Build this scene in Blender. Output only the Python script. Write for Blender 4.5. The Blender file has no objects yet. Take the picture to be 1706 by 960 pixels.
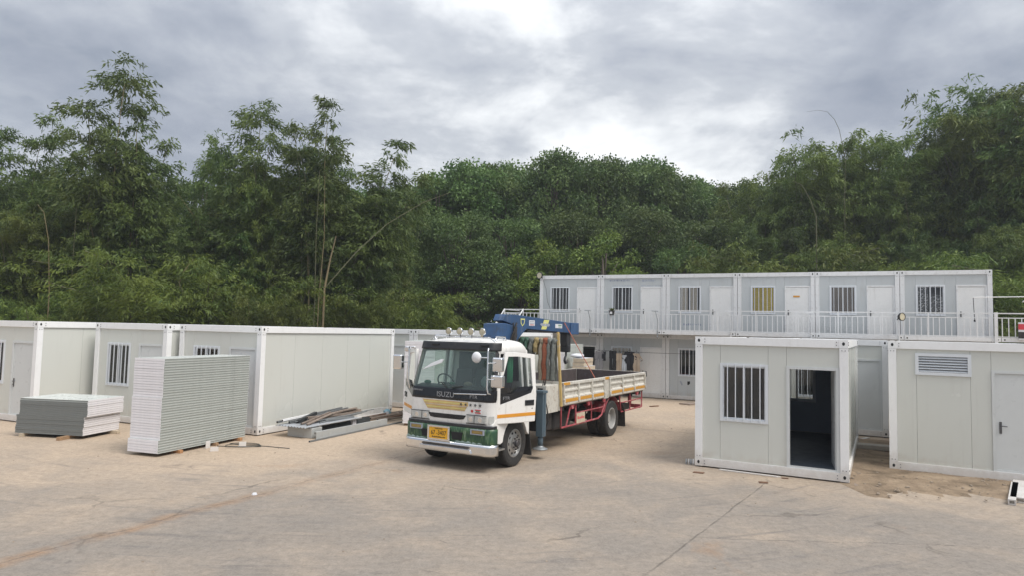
import bpy, math, random
import numpy as np
from mathutils import Matrix, Vector
R = math.radians
random.seed(7)
rng = np.random.default_rng(7)
scene = bpy.context.scene
col = scene.collection

# ------------------------------------------------------------------ camera
PITCH, ROLL, CAM_H, FPX = 0.0644, 0.0226, 2.8661, 1117.0
cp_, sp_, cr_, sr_ = math.cos(PITCH), math.sin(PITCH), math.cos(ROLL), math.sin(ROLL)
Fv = Vector((0, cp_, sp_)); U0 = Vector((0, -sp_, cp_)); R0 = Vector((1, 0, 0))
Rv = cr_*R0 + sr_*U0; Uv = -sr_*R0 + cr_*U0
cam = bpy.data.cameras.new('camera'); cam.sensor_width = 36; cam.sensor_fit = 'HORIZONTAL'
cam.lens = FPX/1706*36; cam.clip_start = .1; cam.clip_end = 3000
camo = bpy.data.objects.new('camera', cam); col.objects.link(camo)
m3 = Matrix((Rv, Uv, -Fv)).transposed()
camo.matrix_world = Matrix.Translation((0, 0, CAM_H)) @ m3.to_4x4()
scene.camera = camo

# ------------------------------------------------------------------ sky, sun, exposure
SUN_EL, SUN_AZ = 56, 124          # azimuth clockwise from +Y
scene.view_settings.view_transform = 'Standard'
scene.view_settings.look = 'None'
scene.view_settings.gamma = 1
scene.view_settings.use_curve_mapping = False
scene.view_settings.exposure = 0.85
world = bpy.data.worlds.new('World'); scene.world = world; world.use_nodes = True
nt = world.node_tree; nt.nodes.clear()
class NB:
    """tiny node builder"""
    def __init__(s, tree): s.t = tree
    def n(s, typ, ins=None, **kw):
        nd = s.t.nodes.new(typ)
        for k, v in kw.items(): setattr(nd, k, v)
        for k, v in (ins or {}).items():
            if hasattr(v, 'links') or isinstance(v, bpy.types.NodeSocket): s.t.links.new(v, nd.inputs[k])
            else: nd.inputs[k].default_value = v
        return nd
    def math(s, op, a, b=None, c=None, clamp=False):
        nd = s.t.nodes.new('ShaderNodeMath'); nd.operation = op; nd.use_clamp = clamp
        for i, v in enumerate((a, b, c)):
            if v is None: continue
            if isinstance(v, bpy.types.NodeSocket): s.t.links.new(v, nd.inputs[i])
            else: nd.inputs[i].default_value = v
        return nd.outputs[0]
    def vm(s, op, a, b=None):
        nd = s.t.nodes.new('ShaderNodeVectorMath'); nd.operation = op
        for i, v in enumerate((a, b)):
            if v is None: continue
            if isinstance(v, bpy.types.NodeSocket): s.t.links.new(v, nd.inputs[i])
            else: nd.inputs[i].default_value = v
        return nd
    def noise(s, vec, scale, detail=4, rough=.55, dist=0, lac=2.0):
        return s.n('ShaderNodeTexNoise', {'Vector': vec, 'Scale': scale, 'Detail': detail, 'Roughness': rough, 'Distortion': dist, 'Lacunarity': lac}).outputs['Fac']
    def ramp(s, fac, stops, interp='LINEAR'):
        nd = s.t.nodes.new('ShaderNodeValToRGB'); nd.color_ramp.interpolation = interp
        s.t.links.new(fac, nd.inputs[0]); e = nd.color_ramp.elements
        while len(e) < len(stops): e.new(.5)
        for i, (p, c) in enumerate(stops):
            e[i].position = p; e[i].color = (c if len(c) == 4 else (*c, 1)) if not isinstance(c, (int, float)) else (c, c, c, 1)
        return nd.outputs[0]
    def mix(s, fac, a, b, blend='MIX'):
        nd = s.t.nodes.new('ShaderNodeMix'); nd.data_type = 'RGBA'; nd.blend_type = blend
        for i, v in ((0, fac), (6, a), (7, b)):
            if isinstance(v, bpy.types.NodeSocket): s.t.links.new(v, nd.inputs[i])
            elif i == 0: nd.inputs[i].default_value = v
            else: nd.inputs[i].default_value = v if len(v) == 4 else (*v, 1)
        return nd.outputs[2]
    def mapr(s, v, a, b, c=0., d=1., smooth=False):
        nd = s.t.nodes.new('ShaderNodeMapRange'); nd.clamp = True
        if smooth: nd.interpolation_type = 'SMOOTHSTEP'
        s.t.links.new(v, nd.inputs[0])
        for i, x in enumerate((a, b, c, d)): nd.inputs[i+1].default_value = x
        return nd.outputs[0]
w = NB(nt)
sky = w.n('ShaderNodeTexSky', sky_type='NISHITA', sun_disc=False, sun_elevation=R(SUN_EL), sun_rotation=R(SUN_AZ),
          air_density=1.2, dust_density=3.0, ozone_density=1.0)
tc = w.n('ShaderNodeTexCoord')
d = tc.outputs['Generated']
sep = w.n('ShaderNodeSeparateXYZ', {0: d})
dz = w.math('MAXIMUM', sep.outputs[2], 0.0)
inv = w.math('DIVIDE', 1.0, w.math('ADD', dz, .26))
comb = w.n('ShaderNodeCombineXYZ', {0: w.math('MULTIPLY', sep.outputs[0], inv), 1: w.math('MULTIPLY', sep.outputs[1], inv), 2: 0.3})
pl = comb.outputs[0]
big = w.noise(w.vm('ADD', pl, (1.7, .4, 0)).outputs[0], .75, 4, .5, .1)
mid = w.noise(w.vm('ADD', pl, (3.1, 7.7, 0)).outputs[0], 2.0, 8, .56, .2)
# lower cumulus banks in direction space, flattened
dsp = w.vm('MULTIPLY', d, (1.0, 1.0, 2.0)).outputs[0]
cum = w.noise(w.vm('ADD', dsp, (.30, .2, .55)).outputs[0], 3.0, 8, .56, .0)
v1 = w.math('ADD', w.math('MULTIPLY', big, .42), w.math('MULTIPLY', mid, .58))
# brighter, thinner cloud in one part of the sky (a break the photo shows)
gl = w.vm('DOT_PRODUCT', d, tuple(Vector((.045, .926, .37)).normalized())).outputs['Value']
glow = w.mapr(gl, .91, 1.0, 0, 1, True)
v2 = w.math('ADD', w.math('MULTIPLY', w.math('SUBTRACT', v1, .5), 4.3), w.math('MULTIPLY', glow, .58))
v2 = w.math('ADD', v2, .25)
base = w.ramp(v2, [(0.0, (.225, .250, .300)), (.28, (.315, .338, .385)), (.55, (.43, .45, .485)), (.80, (.66, .675, .69)), (1.0, (.86, .865, .87))])
lowm = w.mapr(sep.outputs[2], .22, .46, 1, 0, True)
cm = w.math('MULTIPLY', w.mapr(cum, .475, .555, 0, 1, True), lowm)
cumc = w.ramp(w.noise(w.vm('ADD', dsp, (.1, .1, .3)).outputs[0], 6, 6, .62), [(.30, (.190, .214, .268)), (.70, (.38, .40, .445))])
rim = w.math('MULTIPLY', w.math('MULTIPLY', w.mapr(cum, .46, .51, 0, 1, True), w.mapr(cum, .56, .51, 0, 1, True)), lowm)
base = w.mix(w.math('MULTIPLY', w.math('MULTIPLY', cm, w.math('SUBTRACT', 1.0, w.math('MULTIPLY', glow, .55))), .70), base, cumc)
base = w.mix(w.math('MULTIPLY', rim, .10), base, (.66, .67, .68))
# overcast sky is brighter towards the zenith
gain = w.math('ADD', 1.0, w.math('MULTIPLY', w.mapr(sep.outputs[2], .30, 1.0, 0, 1, True), .95))
cloud = w.vm('SCALE', base).outputs[0]
cloud.node.inputs['Scale'].default_value = 1
nt.links.new(w.math('MULTIPLY', gain, 8.3), cloud.node.inputs['Scale'])
skyc = w.mix(.93, sky.outputs[0], cloud)
bg = w.n('ShaderNodeBackground', {'Color': skyc, 'Strength': .1})
wo = w.n('ShaderNodeOutputWorld', {'Surface': bg.outputs[0]})
sl = bpy.data.lights.new('sun', 'SUN'); sl.energy = 1.5; sl.angle = R(30); sl.color = (1, .95, .88)
so = bpy.data.objects.new('sun', sl); col.objects.link(so)
sd = Vector((math.sin(R(SUN_AZ))*math.cos(R(SUN_EL)), math.cos(R(SUN_AZ))*math.cos(R(SUN_EL)), math.sin(R(SUN_EL))))
so.rotation_euler = sd.to_track_quat('Z', 'Y').to_euler(); so.location = sd*60

# ------------------------------------------------------------------ materials
MATS = {}
def new_mat(name):
    m = bpy.data.materials.new(name); m.use_nodes = True; m.node_tree.nodes.clear()
    MATS[name] = m; b = NB(m.node_tree); b.out = b.n('ShaderNodeOutputMaterial'); return m, b
def surf(b, ins, **kw):
    p = b.n('ShaderNodeBsdfPrincipled', ins); b.t.links.new(p.outputs[0], b.out.inputs['Surface']); return p
def bump(b, h, strength=.2, dist=.01):
    return b.n('ShaderNodeBump', {'Height': h, 'Strength': strength, 'Distance': dist}).outputs[0]
def plain(name, c, rough=.5, metal=0., var=.06, scale=3.0, dirt=0., dirtc=(.30, .24, .17), spec=.5, bumpy=0., splash=0., streak=0.):
    """base colour with soft unevenness, scuffs and a bit of grime"""
    m, b = new_mat(name)
    o = b.n('ShaderNodeTexCoord').outputs['Object']
    oi = b.n('ShaderNodeObjectInfo').outputs['Random']
    n1 = b.noise(o, scale, 5, .6)
    k = b.math('ADD', b.mapr(n1, .25, .75, 1-var, 1+var), b.math('MULTIPLY', b.math('SUBTRACT', oi, .5), var))
    hs = b.n('ShaderNodeHueSaturation', {'Color': (*c, 1), 'Value': k}).outputs[0]
    if dirt:
        n2 = b.noise(o, scale*2.3, 7, .68, .6)
        hs = b.mix(b.math('MULTIPLY', b.mapr(n2, .50, .72, 0, 1, True), dirt), hs, dirtc)
    if splash or streak:
        ps = b.n('ShaderNodeNewGeometry').outputs['Position']; pz = b.n('ShaderNodeSeparateXYZ', {0: ps}).outputs[2]
    if streak:
        sp_v = b.vm('MULTIPLY', ps, (9.0, 9.0, .55)).outputs[0]
        sm2 = b.math('MULTIPLY', b.mapr(b.noise(sp_v, 1.0, 5, .62), .53, .74, 0, 1, True), b.mapr(b.noise(ps, .9, 3), .42, .62, .1, 1))
        hs = b.mix(b.math('MULTIPLY', sm2, streak), hs, (.36, .34, .30))
    if splash:
        hz_ = b.math('ADD', pz, b.math('MULTIPLY', b.math('SUBTRACT', b.noise(ps, 5.0, 6, .7), .5), .55))
        hs = b.mix(b.mapr(hz_, .02, .42, splash, 0, True), hs, (.36, .28, .20))
    ins = {'Base Color': hs, 'Roughness': b.mapr(b.noise(o, scale*1.7, 4), .3, .7, max(.02, rough-.07), min(1, rough+.09)), 'Metallic': metal, 'Specular IOR Level': spec}
    if bumpy: ins['Normal'] = bump(b, b.noise(o, 60, 3), bumpy, .004)
    surf(b, ins); return m
plain('frame_white', (.865, .87, .868), .38, dirt=.08, dirtc=(.42, .38, .33), var=.03, splash=.40, streak=.10)
plain('frame_white_old', (.74, .75, .755), .45, dirt=.28, dirtc=(.36, .31, .26), var=.04, splash=.45, streak=.30)
plain('panel_new', (.625, .638, .595), .22, var=.015, scale=.5, spec=.55, splash=.38, streak=.14)
plain('panel_old', (.50, .53, .54), .45, var=.05, scale=1.3, dirt=.16, dirtc=(.33, .33, .31), streak=.35, splash=.4)
plain('door_new', (.62, .64, .635), .32, var=.03)
plain('door_white', (.78, .785, .775), .42, dirt=.14, dirtc=(.45, .42, .36), var=.03, streak=.22)
plain('lining_shade', (.27, .33, .42), .5, var=.05)  # dark tone puts the unlit room's shade into the wall colour
plain('floor_dark', (.10, .12, .15), .45, var=.1)
plain('alu', (.62, .65, .68), .35, metal=.2, var=.05)
plain('alu_white', (.68, .71, .74), .35, var=.03)
plain('foam', (.80, .78, .80), .9, var=.05, scale=14, bumpy=.4)
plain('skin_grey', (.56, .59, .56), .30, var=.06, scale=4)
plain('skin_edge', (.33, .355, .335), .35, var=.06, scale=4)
plain('skin_shaded', (.20, .215, .21), .34, var=.06, scale=4)  # panel skin darkened to paint in shade on the low stack's side
plain('hole', (.012, .012, .013), .8)
plain('bolt', (.16, .16, .17), .5, metal=.4)
plain('dark_steel', (.07, .07, .075), .45, metal=.5, dirt=.3)
plain('handle_steel', (.14, .14, .145), .3, metal=.8)
plain('galv', (.34, .36, .37), .38, metal=.55, var=.12, dirt=.2)
plain('pipe_grey', (.20, .21, .215), .42, metal=.35, var=.15, dirt=.3)
plain('channel_grey', (.42, .43, .42), .4, var=.06, dirt=.2)
plain('cable_dark', (.03, .04, .04), .6)
plain('rust', (.16, .085, .05), .85, var=.3, scale=9)
plain('sheet_metal', (.50, .52, .54), .35, metal=.5, dirt=.35)
plain('truck_white', (.80, .79, .76), .34, var=.04, dirt=.24, dirtc=(.50, .44, .36), spec=.5, streak=.40, splash=.4)
plain('bed_white', (.60, .58, .52), .55, var=.08, scale=5, dirt=.85, dirtc=(.25, .15, .085), streak=.6)
plain('bed_inside', (.075, .058, .055), .8, var=.25, scale=5, dirt=.4, dirtc=(.13, .13, .17))
plain('truck_yellow', (.62, .30, .035), .5, dirt=.35, dirtc=(.30, .2, .1), scale=7)
plain('stripe_orange', (.70, .30, .03), .4, var=.05)
plain('black_plastic', (.022, .023, .026), .42, var=.15, dirt=.08)
plain('black_gloss', (.012, .014, .018), .12, var=.1)
plain('rubber', (.030, .029, .028), .85, var=.2, scale=6, dirt=.5, dirtc=(.12, .10, .08))
plain('rim', (.42, .42, .41), .38, metal=.75, var=.15, scale=8, dirt=.45, dirtc=(.10, .08, .06))
plain('rim_white', (.33, .33, .32), .45, var=.1, scale=8, dirt=.3, dirtc=(.2, .16, .12))
plain('chrome', (.80, .81, .82), .10, metal=1.0, var=.02, dirt=.10, dirtc=(.4, .38, .35))
plain('chassis', (.030, .028, .028), .7, var=.2, dirt=.4, dirtc=(.09, .07, .055))
plain('red_guard', (.36, .06, .075), .55, var=.2, scale=4, dirt=.65, dirtc=(.55, .47, .45))
plain('post_worn', (.52, .37, .14), .6, var=.2, scale=4, dirt=.7, dirtc=(.52, .48, .40))
plain('crane_blue', (.032, .085, .19), .5, var=.22, scale=2.5, dirt=.7, dirtc=(.045, .055, .075), streak=.25)
plain('outrigger_grey', (.085, .125, .155), .5, var=.1, dirt=.35, dirtc=(.07, .06, .05))
plain('painted_cloud', (.30, .40, .37), .5, var=.2, scale=9)
plain('gold', (.55, .38, .17), .45, var=.18, scale=6)
plain('amber', (.30, .21, .07), .25, var=.1)
plain('lamp_lens', (.46, .47, .45), .12, var=.2, scale=12, spec=.8)
plain('plate_yellow', (.80, .42, .02), .4, var=.03)
plain('ink', (.02, .02, .022), .6)
plain('lettering', (.34, .35, .37), .35, metal=.4)
plain('sticker_white', (.72, .73, .75), .45)
plain('sticker_yellow', (.70, .68, .22), .45)
plain('sticker_grey', (.33, .36, .42), .45)
plain('sticker_red', (.50, .05, .05), .45)
plain('sticker_green', (.05, .20, .10), .45)
plain('orange_strap', (.40, .13, .08), .8, var=.15, scale=12)
plain('sling_green', (.06, .13, .09), .9, var=.3, scale=14, dirt=.3)
plain('sling_tan', (.30, .26, .19), .9, var=.25, scale=14, dirt=.4)
plain('sling_rust', (.29, .095, .05), .9, var=.25, scale=14)
plain('sling_grey', (.19, .20, .18), .9, var=.3, scale=14)
plain('sling_yellow', (.34, .26, .12), .9, var=.2, scale=14)
plain('wood', (.33, .21, .12), .8, var=.25, scale=8)
plain('wood_grey', (.24, .19, .155), .85, var=.3, scale=9, dirt=.4, dirtc=(.10, .08, .07))
plain('wood_pale', (.52, .44, .33), .8, var=.15, scale=8)
plain('wood_orange', (.42, .22, .10), .8, var=.2, scale=8)
plain('dark_sheet', (.035, .038, .04), .6, var=.2)
plain('bag_blue', (.22, .40, .50), .5, var=.3, scale=10, dirt=.6, dirtc=(.6, .62, .64))
plain('cloth_white', (.66, .67, .70), .85, var=.08)
plain('cloth_black', (.02, .021, .025), .9, var=.2)
plain('cloth_grey', (.22, .22, .23), .9, var=.15)
plain('cloth_tan', (.42, .34, .26), .9, var=.1)
plain('cloth_pale', (.48, .52, .56), .9, var=.1)
plain('cloth_maroon', (.20, .03, .045), .9)
plain('seat', (.06, .06, .07), .85, var=.2)
plain('seat_green', (.02, .20, .09), .8)
plain('seat_red', (.22, .02, .03), .8)
plain('curtain_yellow', (.90, .68, .08), .85, var=.12, scale=12)
plain('curtain_beige', (.85, .76, .64), .85, var=.08, scale=8)
plain('curtain_brown', (.33, .27, .23), .85, var=.08)
plain('pot', (.03, .03, .03), .7)
plain('concrete_piece', (.36, .33, .29), .9, var=.15, scale=6, dirt=.3, bumpy=.3)
plain('stone', (.32, .26, .20), .95, var=.3, scale=5)
plain('soil', (.085, .065, .045), .95, var=.3, scale=1)
plain('lampglass', (.55, .50, .36), .25, var=.1, spec=.8)
plain('sign_red', (.62, .05, .07), .4)
plain('faded_print', (.30, .335, .43), .6, var=.25, scale=20)

# glass: thin, tinted, reflecting
def glass(name, tint, rough=.02, refl=1.0, body=None, bodyf=0.):
    m, b = new_mat(name)
    tr = b.n('ShaderNodeBsdfTransparent', {'Color': (*tint, 1)})
    gl_ = b.n('ShaderNodeBsdfGlossy', {'Color': (1, 1, 1, 1), 'Roughness': rough})
    fr = b.n('ShaderNodeFresnel', {'IOR': 1.5}).outputs[0]
    base_ = tr.outputs[0]
    if body:
        df = b.n('ShaderNodeBsdfDiffuse', {'Color': (*body, 1)})
        base_ = b.n('ShaderNodeMixShader', {0: bodyf, 1: base_, 2: df.outputs[0]}).outputs[0]
    mx = b.n('ShaderNodeMixShader', {0: b.math('MULTIPLY', fr, refl, clamp=True), 1: base_, 2: gl_.outputs[0]})
    b.t.links.new(mx.outputs[0], b.out.inputs['Surface'])
glass('window_glass', (.90, .91, .91), .03, 1.1)
glass('windshield', (.60, .74, .68), .02, 1.7, (.20, .31, .28), .15)  # green diffuse body paints extra reflection onto the pane
glass('door_glass', (.70, .75, .75), .02, 1.2)

# patterned white curtain
m, b = new_mat('curtain_print')
o = b.n('ShaderNodeTexCoord').outputs['Object']
vv = b.n('ShaderNodeTexVoronoi', {'Vector': o, 'Scale': 16.0}).outputs['Distance']
surf(b, {'Base Color': b.mix(b.mapr(vv, .25, .45), (.90, .90, .90), (.22, .22, .23)), 'Roughness': .9})
# bumper painting: green brush-strokes
m, b = new_mat('bumper_green')
o = b.n('ShaderNodeTexCoord').outputs['Object']
mp = b.n('ShaderNodeMapping', {'Vector': o, 'Rotation': (R(38), 0, 0), 'Scale': (1, 26, 5)}).outputs[0]
n1 = b.noise(mp, 1.0, 4, .6, .5); n2 = b.noise(o, 4, 3)
c1 = b.ramp(n1, [(.34, (.014, .040, .026)), (.47, (.028, .085, .045)), (.56, (.075, .15, .05)), (.66, (.19, .26, .19))])
surf(b, {'Base Color': b.mix(b.mapr(n2, .4, .7), c1, (.03, .085, .05)), 'Roughness': .35})

# paved yard: worn concrete and asphalt under sandy dust
m, b = new_mat('yard')
o = b.n('ShaderNodeTexCoord').outputs['Object']
sx = b.n('ShaderNodeSeparateXYZ', {0: o}); X, Y = sx.outputs[0], sx.outputs[1]
nb = b.noise(o, .16, 5, .55, .4)
nm = b.noise(b.vm('ADD', o, (5, 3, 0)).outputs[0], .75, 7, .62, .5)
nf = b.noise(o, 9, 6, .7); nff = b.noise(o, 34, 4, .8)
# greyer driving lane towards the viewer, sandier beyond the joint on the left and behind the lorry
def line(x0, y0, x1, y1, wob=.12, sc=1.3):
    L = math.hypot(x1-x0, y1-y0); nx, ny = -(y1-y0)/L, (x1-x0)/L
    dd = b.math('ADD', b.math('MULTIPLY', X, nx), b.math('MULTIPLY', Y, ny))
    dd = b.math('SUBTRACT', dd, x0*nx+y0*ny)
    return b.math('ADD', dd, b.math('MULTIPLY', b.math('SUBTRACT', b.noise(o, sc, 5, .6), .5), wob))
j1 = line(-5.69, 8.65, -1.9, 16.2, .35)      # joint from the lower left towards the lorry
side = b.mapr(j1, -.6, 1.2, 0, 1, True)
dust = b.math('ADD', b.math('MULTIPLY', b.math('SUBTRACT', nb, .5), 1.2), b.math('MULTIPLY', b.math('SUBTRACT', nm, .5), .95))
far = b.mapr(Y, 9, 19, .0, 1, True)
dust = b.math('ADD', dust, b.math('ADD', b.math('MULTIPLY', side, .22), b.math('MULTIPLY', far, .50)))
dust = b.math('ADD', dust, b.mapr(X, 3, 9, 0, .16))
dm = b.mapr(dust, -.25, .75, 0, 1, True)
colr = b.mix(dm, (.240, .214, .186), (.445, .350, .258))
colr = b.mix(b.math('MULTIPLY', b.mapr(nm, .54, .78, 0, 1, True), .28), colr, (.44, .35, .262))
# rusty earth wash along the joint and in patches
ab = b.math('ABSOLUTE', j1)
wash = b.math('MULTIPLY', b.mapr(ab, .02, .28, 1, 0, True), b.mapr(Y, 8, 15.5, .85, .15))
wash = b.math('MULTIPLY', wash, b.mapr(b.noise(o, 1.7, 4), .35, .62, .15, 1))
colr = b.mix(wash, colr, (.30, .185, .105))
patch = b.math('MULTIPLY', b.mapr(b.noise(b.vm('ADD', o, (20, 9, 0)).outputs[0], .42, 5, .6, .8), .62, .74, 0, 1, True), .5)
colr = b.mix(patch, colr, (.33, .205, .12))
# tyre sweeps: arcs around a point off to the left, thin dark and pale bands
cx = b.math('SUBTRACT', X, -3.0); cy = b.math('SUBTRACT', Y, 26.0)
rad = b.math('SQRT', b.math('ADD', b.math('MULTIPLY', cx, cx), b.math('MULTIPLY', cy, cy)))
rv = b.n('ShaderNodeCombineXYZ', {0: b.math('MULTIPLY', rad, 1.0), 1: b.math('MULTIPLY', X, .09), 2: 0.0}).outputs[0]
sw = b.noise(rv, 5.2, 6, .68, .12)
swm = b.math('MULTIPLY', b.mapr(sw, .535, .64, 0, 1, True), b.math('MULTIPLY', b.mapr(Y, 16.5, 12, 0, .46, True), b.mapr(b.noise(o, .35, 4, .6), .40, .56, .12, 1)))
colr = b.mix(swm, colr, (.165, .152, .142))
swl = b.math('MULTIPLY', b.mapr(sw, .455, .36, 0, 1, True), b.mapr(Y, 16.5, 12, 0, .14, True))
colr = b.mix(swl, colr, (.40, .335, .27))
# cracks and joints
def dark_line(colr, ln, wdt, lim=None, c=(.10, .088, .075), a=.6):
    mk = b.mapr(b.math('ABSOLUTE', ln), wdt*.35, wdt, a, 0, True)
    if lim is not None: mk = b.math('MULTIPLY', mk, lim)
    mk = b.math('MULTIPLY', mk, b.mapr(b.noise(o, 3.2, 4), .35, .55, .25, 1))
    return b.mix(mk, colr, c), mk
colr, k1 = dark_line(colr, line(1.05, 7.25, 5.22, 13.6, .10, 1.0), .022, b.mapr(Y, 13.4, 13.6, 1, 0))
colr, k2 = dark_line(colr, line(6.2, 9.6, 2.2, 9.75, .45, .9), .016, b.mapr(X, 2.4, 3.0, 0, 1))
colr, k3 = dark_line(colr, j1, .02, None, a=.5)
colr, k5 = dark_line(colr, line(3.2, 20.9, 5.6, 19.6, .10, 1.2), .035, b.math('MULTIPLY', b.mapr(X, 3.0, 3.4, 0, 1), b.mapr(X, 9.5, 10, 1, 0)))
vor = b.n('ShaderNodeTexVoronoi', {'Vector': b.vm('ADD', o, b.vm('SCALE', b.n('ShaderNodeTexNoise', {'Vector': o, 'Scale': 1.2, 'Detail': 4.}).outputs['Color']).outputs[0]).outputs[0], 'Scale': .33}, feature='DISTANCE_TO_EDGE').outputs['Distance']
ck = b.math('MULTIPLY', b.mapr(vor, .004, .012, .55, 0, True), b.mapr(b.noise(o, .3, 3), .52, .62, 0, 1))
colr = b.mix(ck, colr, (.10, .085, .07))
# damp or oily blots
bl = b.math('MULTIPLY', b.mapr(b.noise(b.vm('ADD', o, (40, 2, 0)).outputs[0], 1.15, 6, .65, 1.2), .66, .74, 0, 1, True), .55)
colr = b.mix(bl, colr, (.115, .10, .09))
n18 = b.noise(b.vm('ADD', o, (2, 8, 0)).outputs[0], 2.6, 7, .72, .7)
grain = b.math('ADD', b.math('MULTIPLY', b.math('SUBTRACT', nf, .5), .85), b.math('MULTIPLY', b.math('SUBTRACT', nff, .5), .95))
grain = b.math('ADD', grain, b.math('MULTIPLY', b.math('SUBTRACT', n18, .5), .30))
hs = b.n('ShaderNodeHueSaturation', {'Color': colr, 'Value': b.math('ADD', 1.0, grain), 'Saturation': .98}).outputs[0]
hgt = b.math('ADD', b.math('MULTIPLY', nff, .5), b.math('ADD', b.math('MULTIPLY', nf, .6), b.math('MULTIPLY', b.math('ADD', k1, b.math('ADD', k2, k3)), -1.2)))
hgt = b.math('ADD', hgt, b.math('MULTIPLY', nm, 2.0))
surf(b, {'Base Color': hs, 'Roughness': .92, 'Specular IOR Level': .25, 'Normal': bump(b, hgt, .55, .012)})

# loose earth between the cabins
m, b = new_mat('earth')
o = b.n('ShaderNodeTexCoord').outputs['Object']
n1 = b.noise(o, 1.6, 7, .65, .4); n2 = b.noise(o, 22, 5, .7)
c1 = b.ramp(n1, [(.30, (.115, .088, .062)), (.48, (.245, .185, .128)), (.66, (.35, .27, .19))])
hs = b.n('ShaderNodeHueSaturation', {'Color': c1, 'Value': b.math('ADD', .62, b.math('MULTIPLY', n2, .76))}).outputs[0]
surf(b, {'Base Color': hs, 'Roughness': .95, 'Specular IOR Level': .2, 'Normal': bump(b, b.math('ADD', n1, n2), .8, .03)})

# leaves
def leafmat(name, c0, c1, trans=.28):
    m, b = new_mat(name)
    geo = b.n('ShaderNodeNewGeometry'); oi = b.n('ShaderNodeObjectInfo').outputs['Random']
    o = b.n('ShaderNodeTexCoord').outputs['Object']
    t = b.math('ADD', b.math('MULTIPLY', geo.outputs['Random Per Island'], .40), b.math('MULTIPLY', b.mapr(b.noise(o, .8, 3), .36, .64), .70))
    c = b.mix(b.math('MINIMUM', t, 1.0), c0, c1)
    hs = b.n('ShaderNodeHueSaturation', {'Color': c, 'Hue': b.math('ADD', .485, b.math('MULTIPLY', oi, .03)), 'Value': b.math('ADD', .74, b.math('MULTIPLY', oi, .52)), 'Saturation': 1.0}).outputs[0]
    df = b.n('ShaderNodeBsdfPrincipled', {'Base Color': hs, 'Roughness': .55, 'Specular IOR Level': .35})
    tr = b.n('ShaderNodeBsdfTranslucent', {'Color': hs})
    mx = b.n('ShaderNodeMixShader', {0: trans, 1: df.outputs[0], 2: tr.outputs[0]})
    b.t.links.new(mx.outputs[0], b.out.inputs['Surface'])
leafmat('leaf_bamboo', (.052, .098, .022), (.196, .248, .052))
leafmat('leaf_bamboo_deep', (.042, .087, .023), (.154, .214, .052))
leafmat('leaf_tree', (.042, .089, .026), (.154, .222, .063))
leafmat('leaf_shrub', (.050, .094, .016), (.182, .228, .040))
plain('culm', (.105, .105, .052), .6, var=.3, scale=2)
plain('culm_dry', (.19, .15, .075), .7, var=.3, scale=2)
plain('bark', (.13, .105, .085), .9, var=.3, scale=4)

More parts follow.
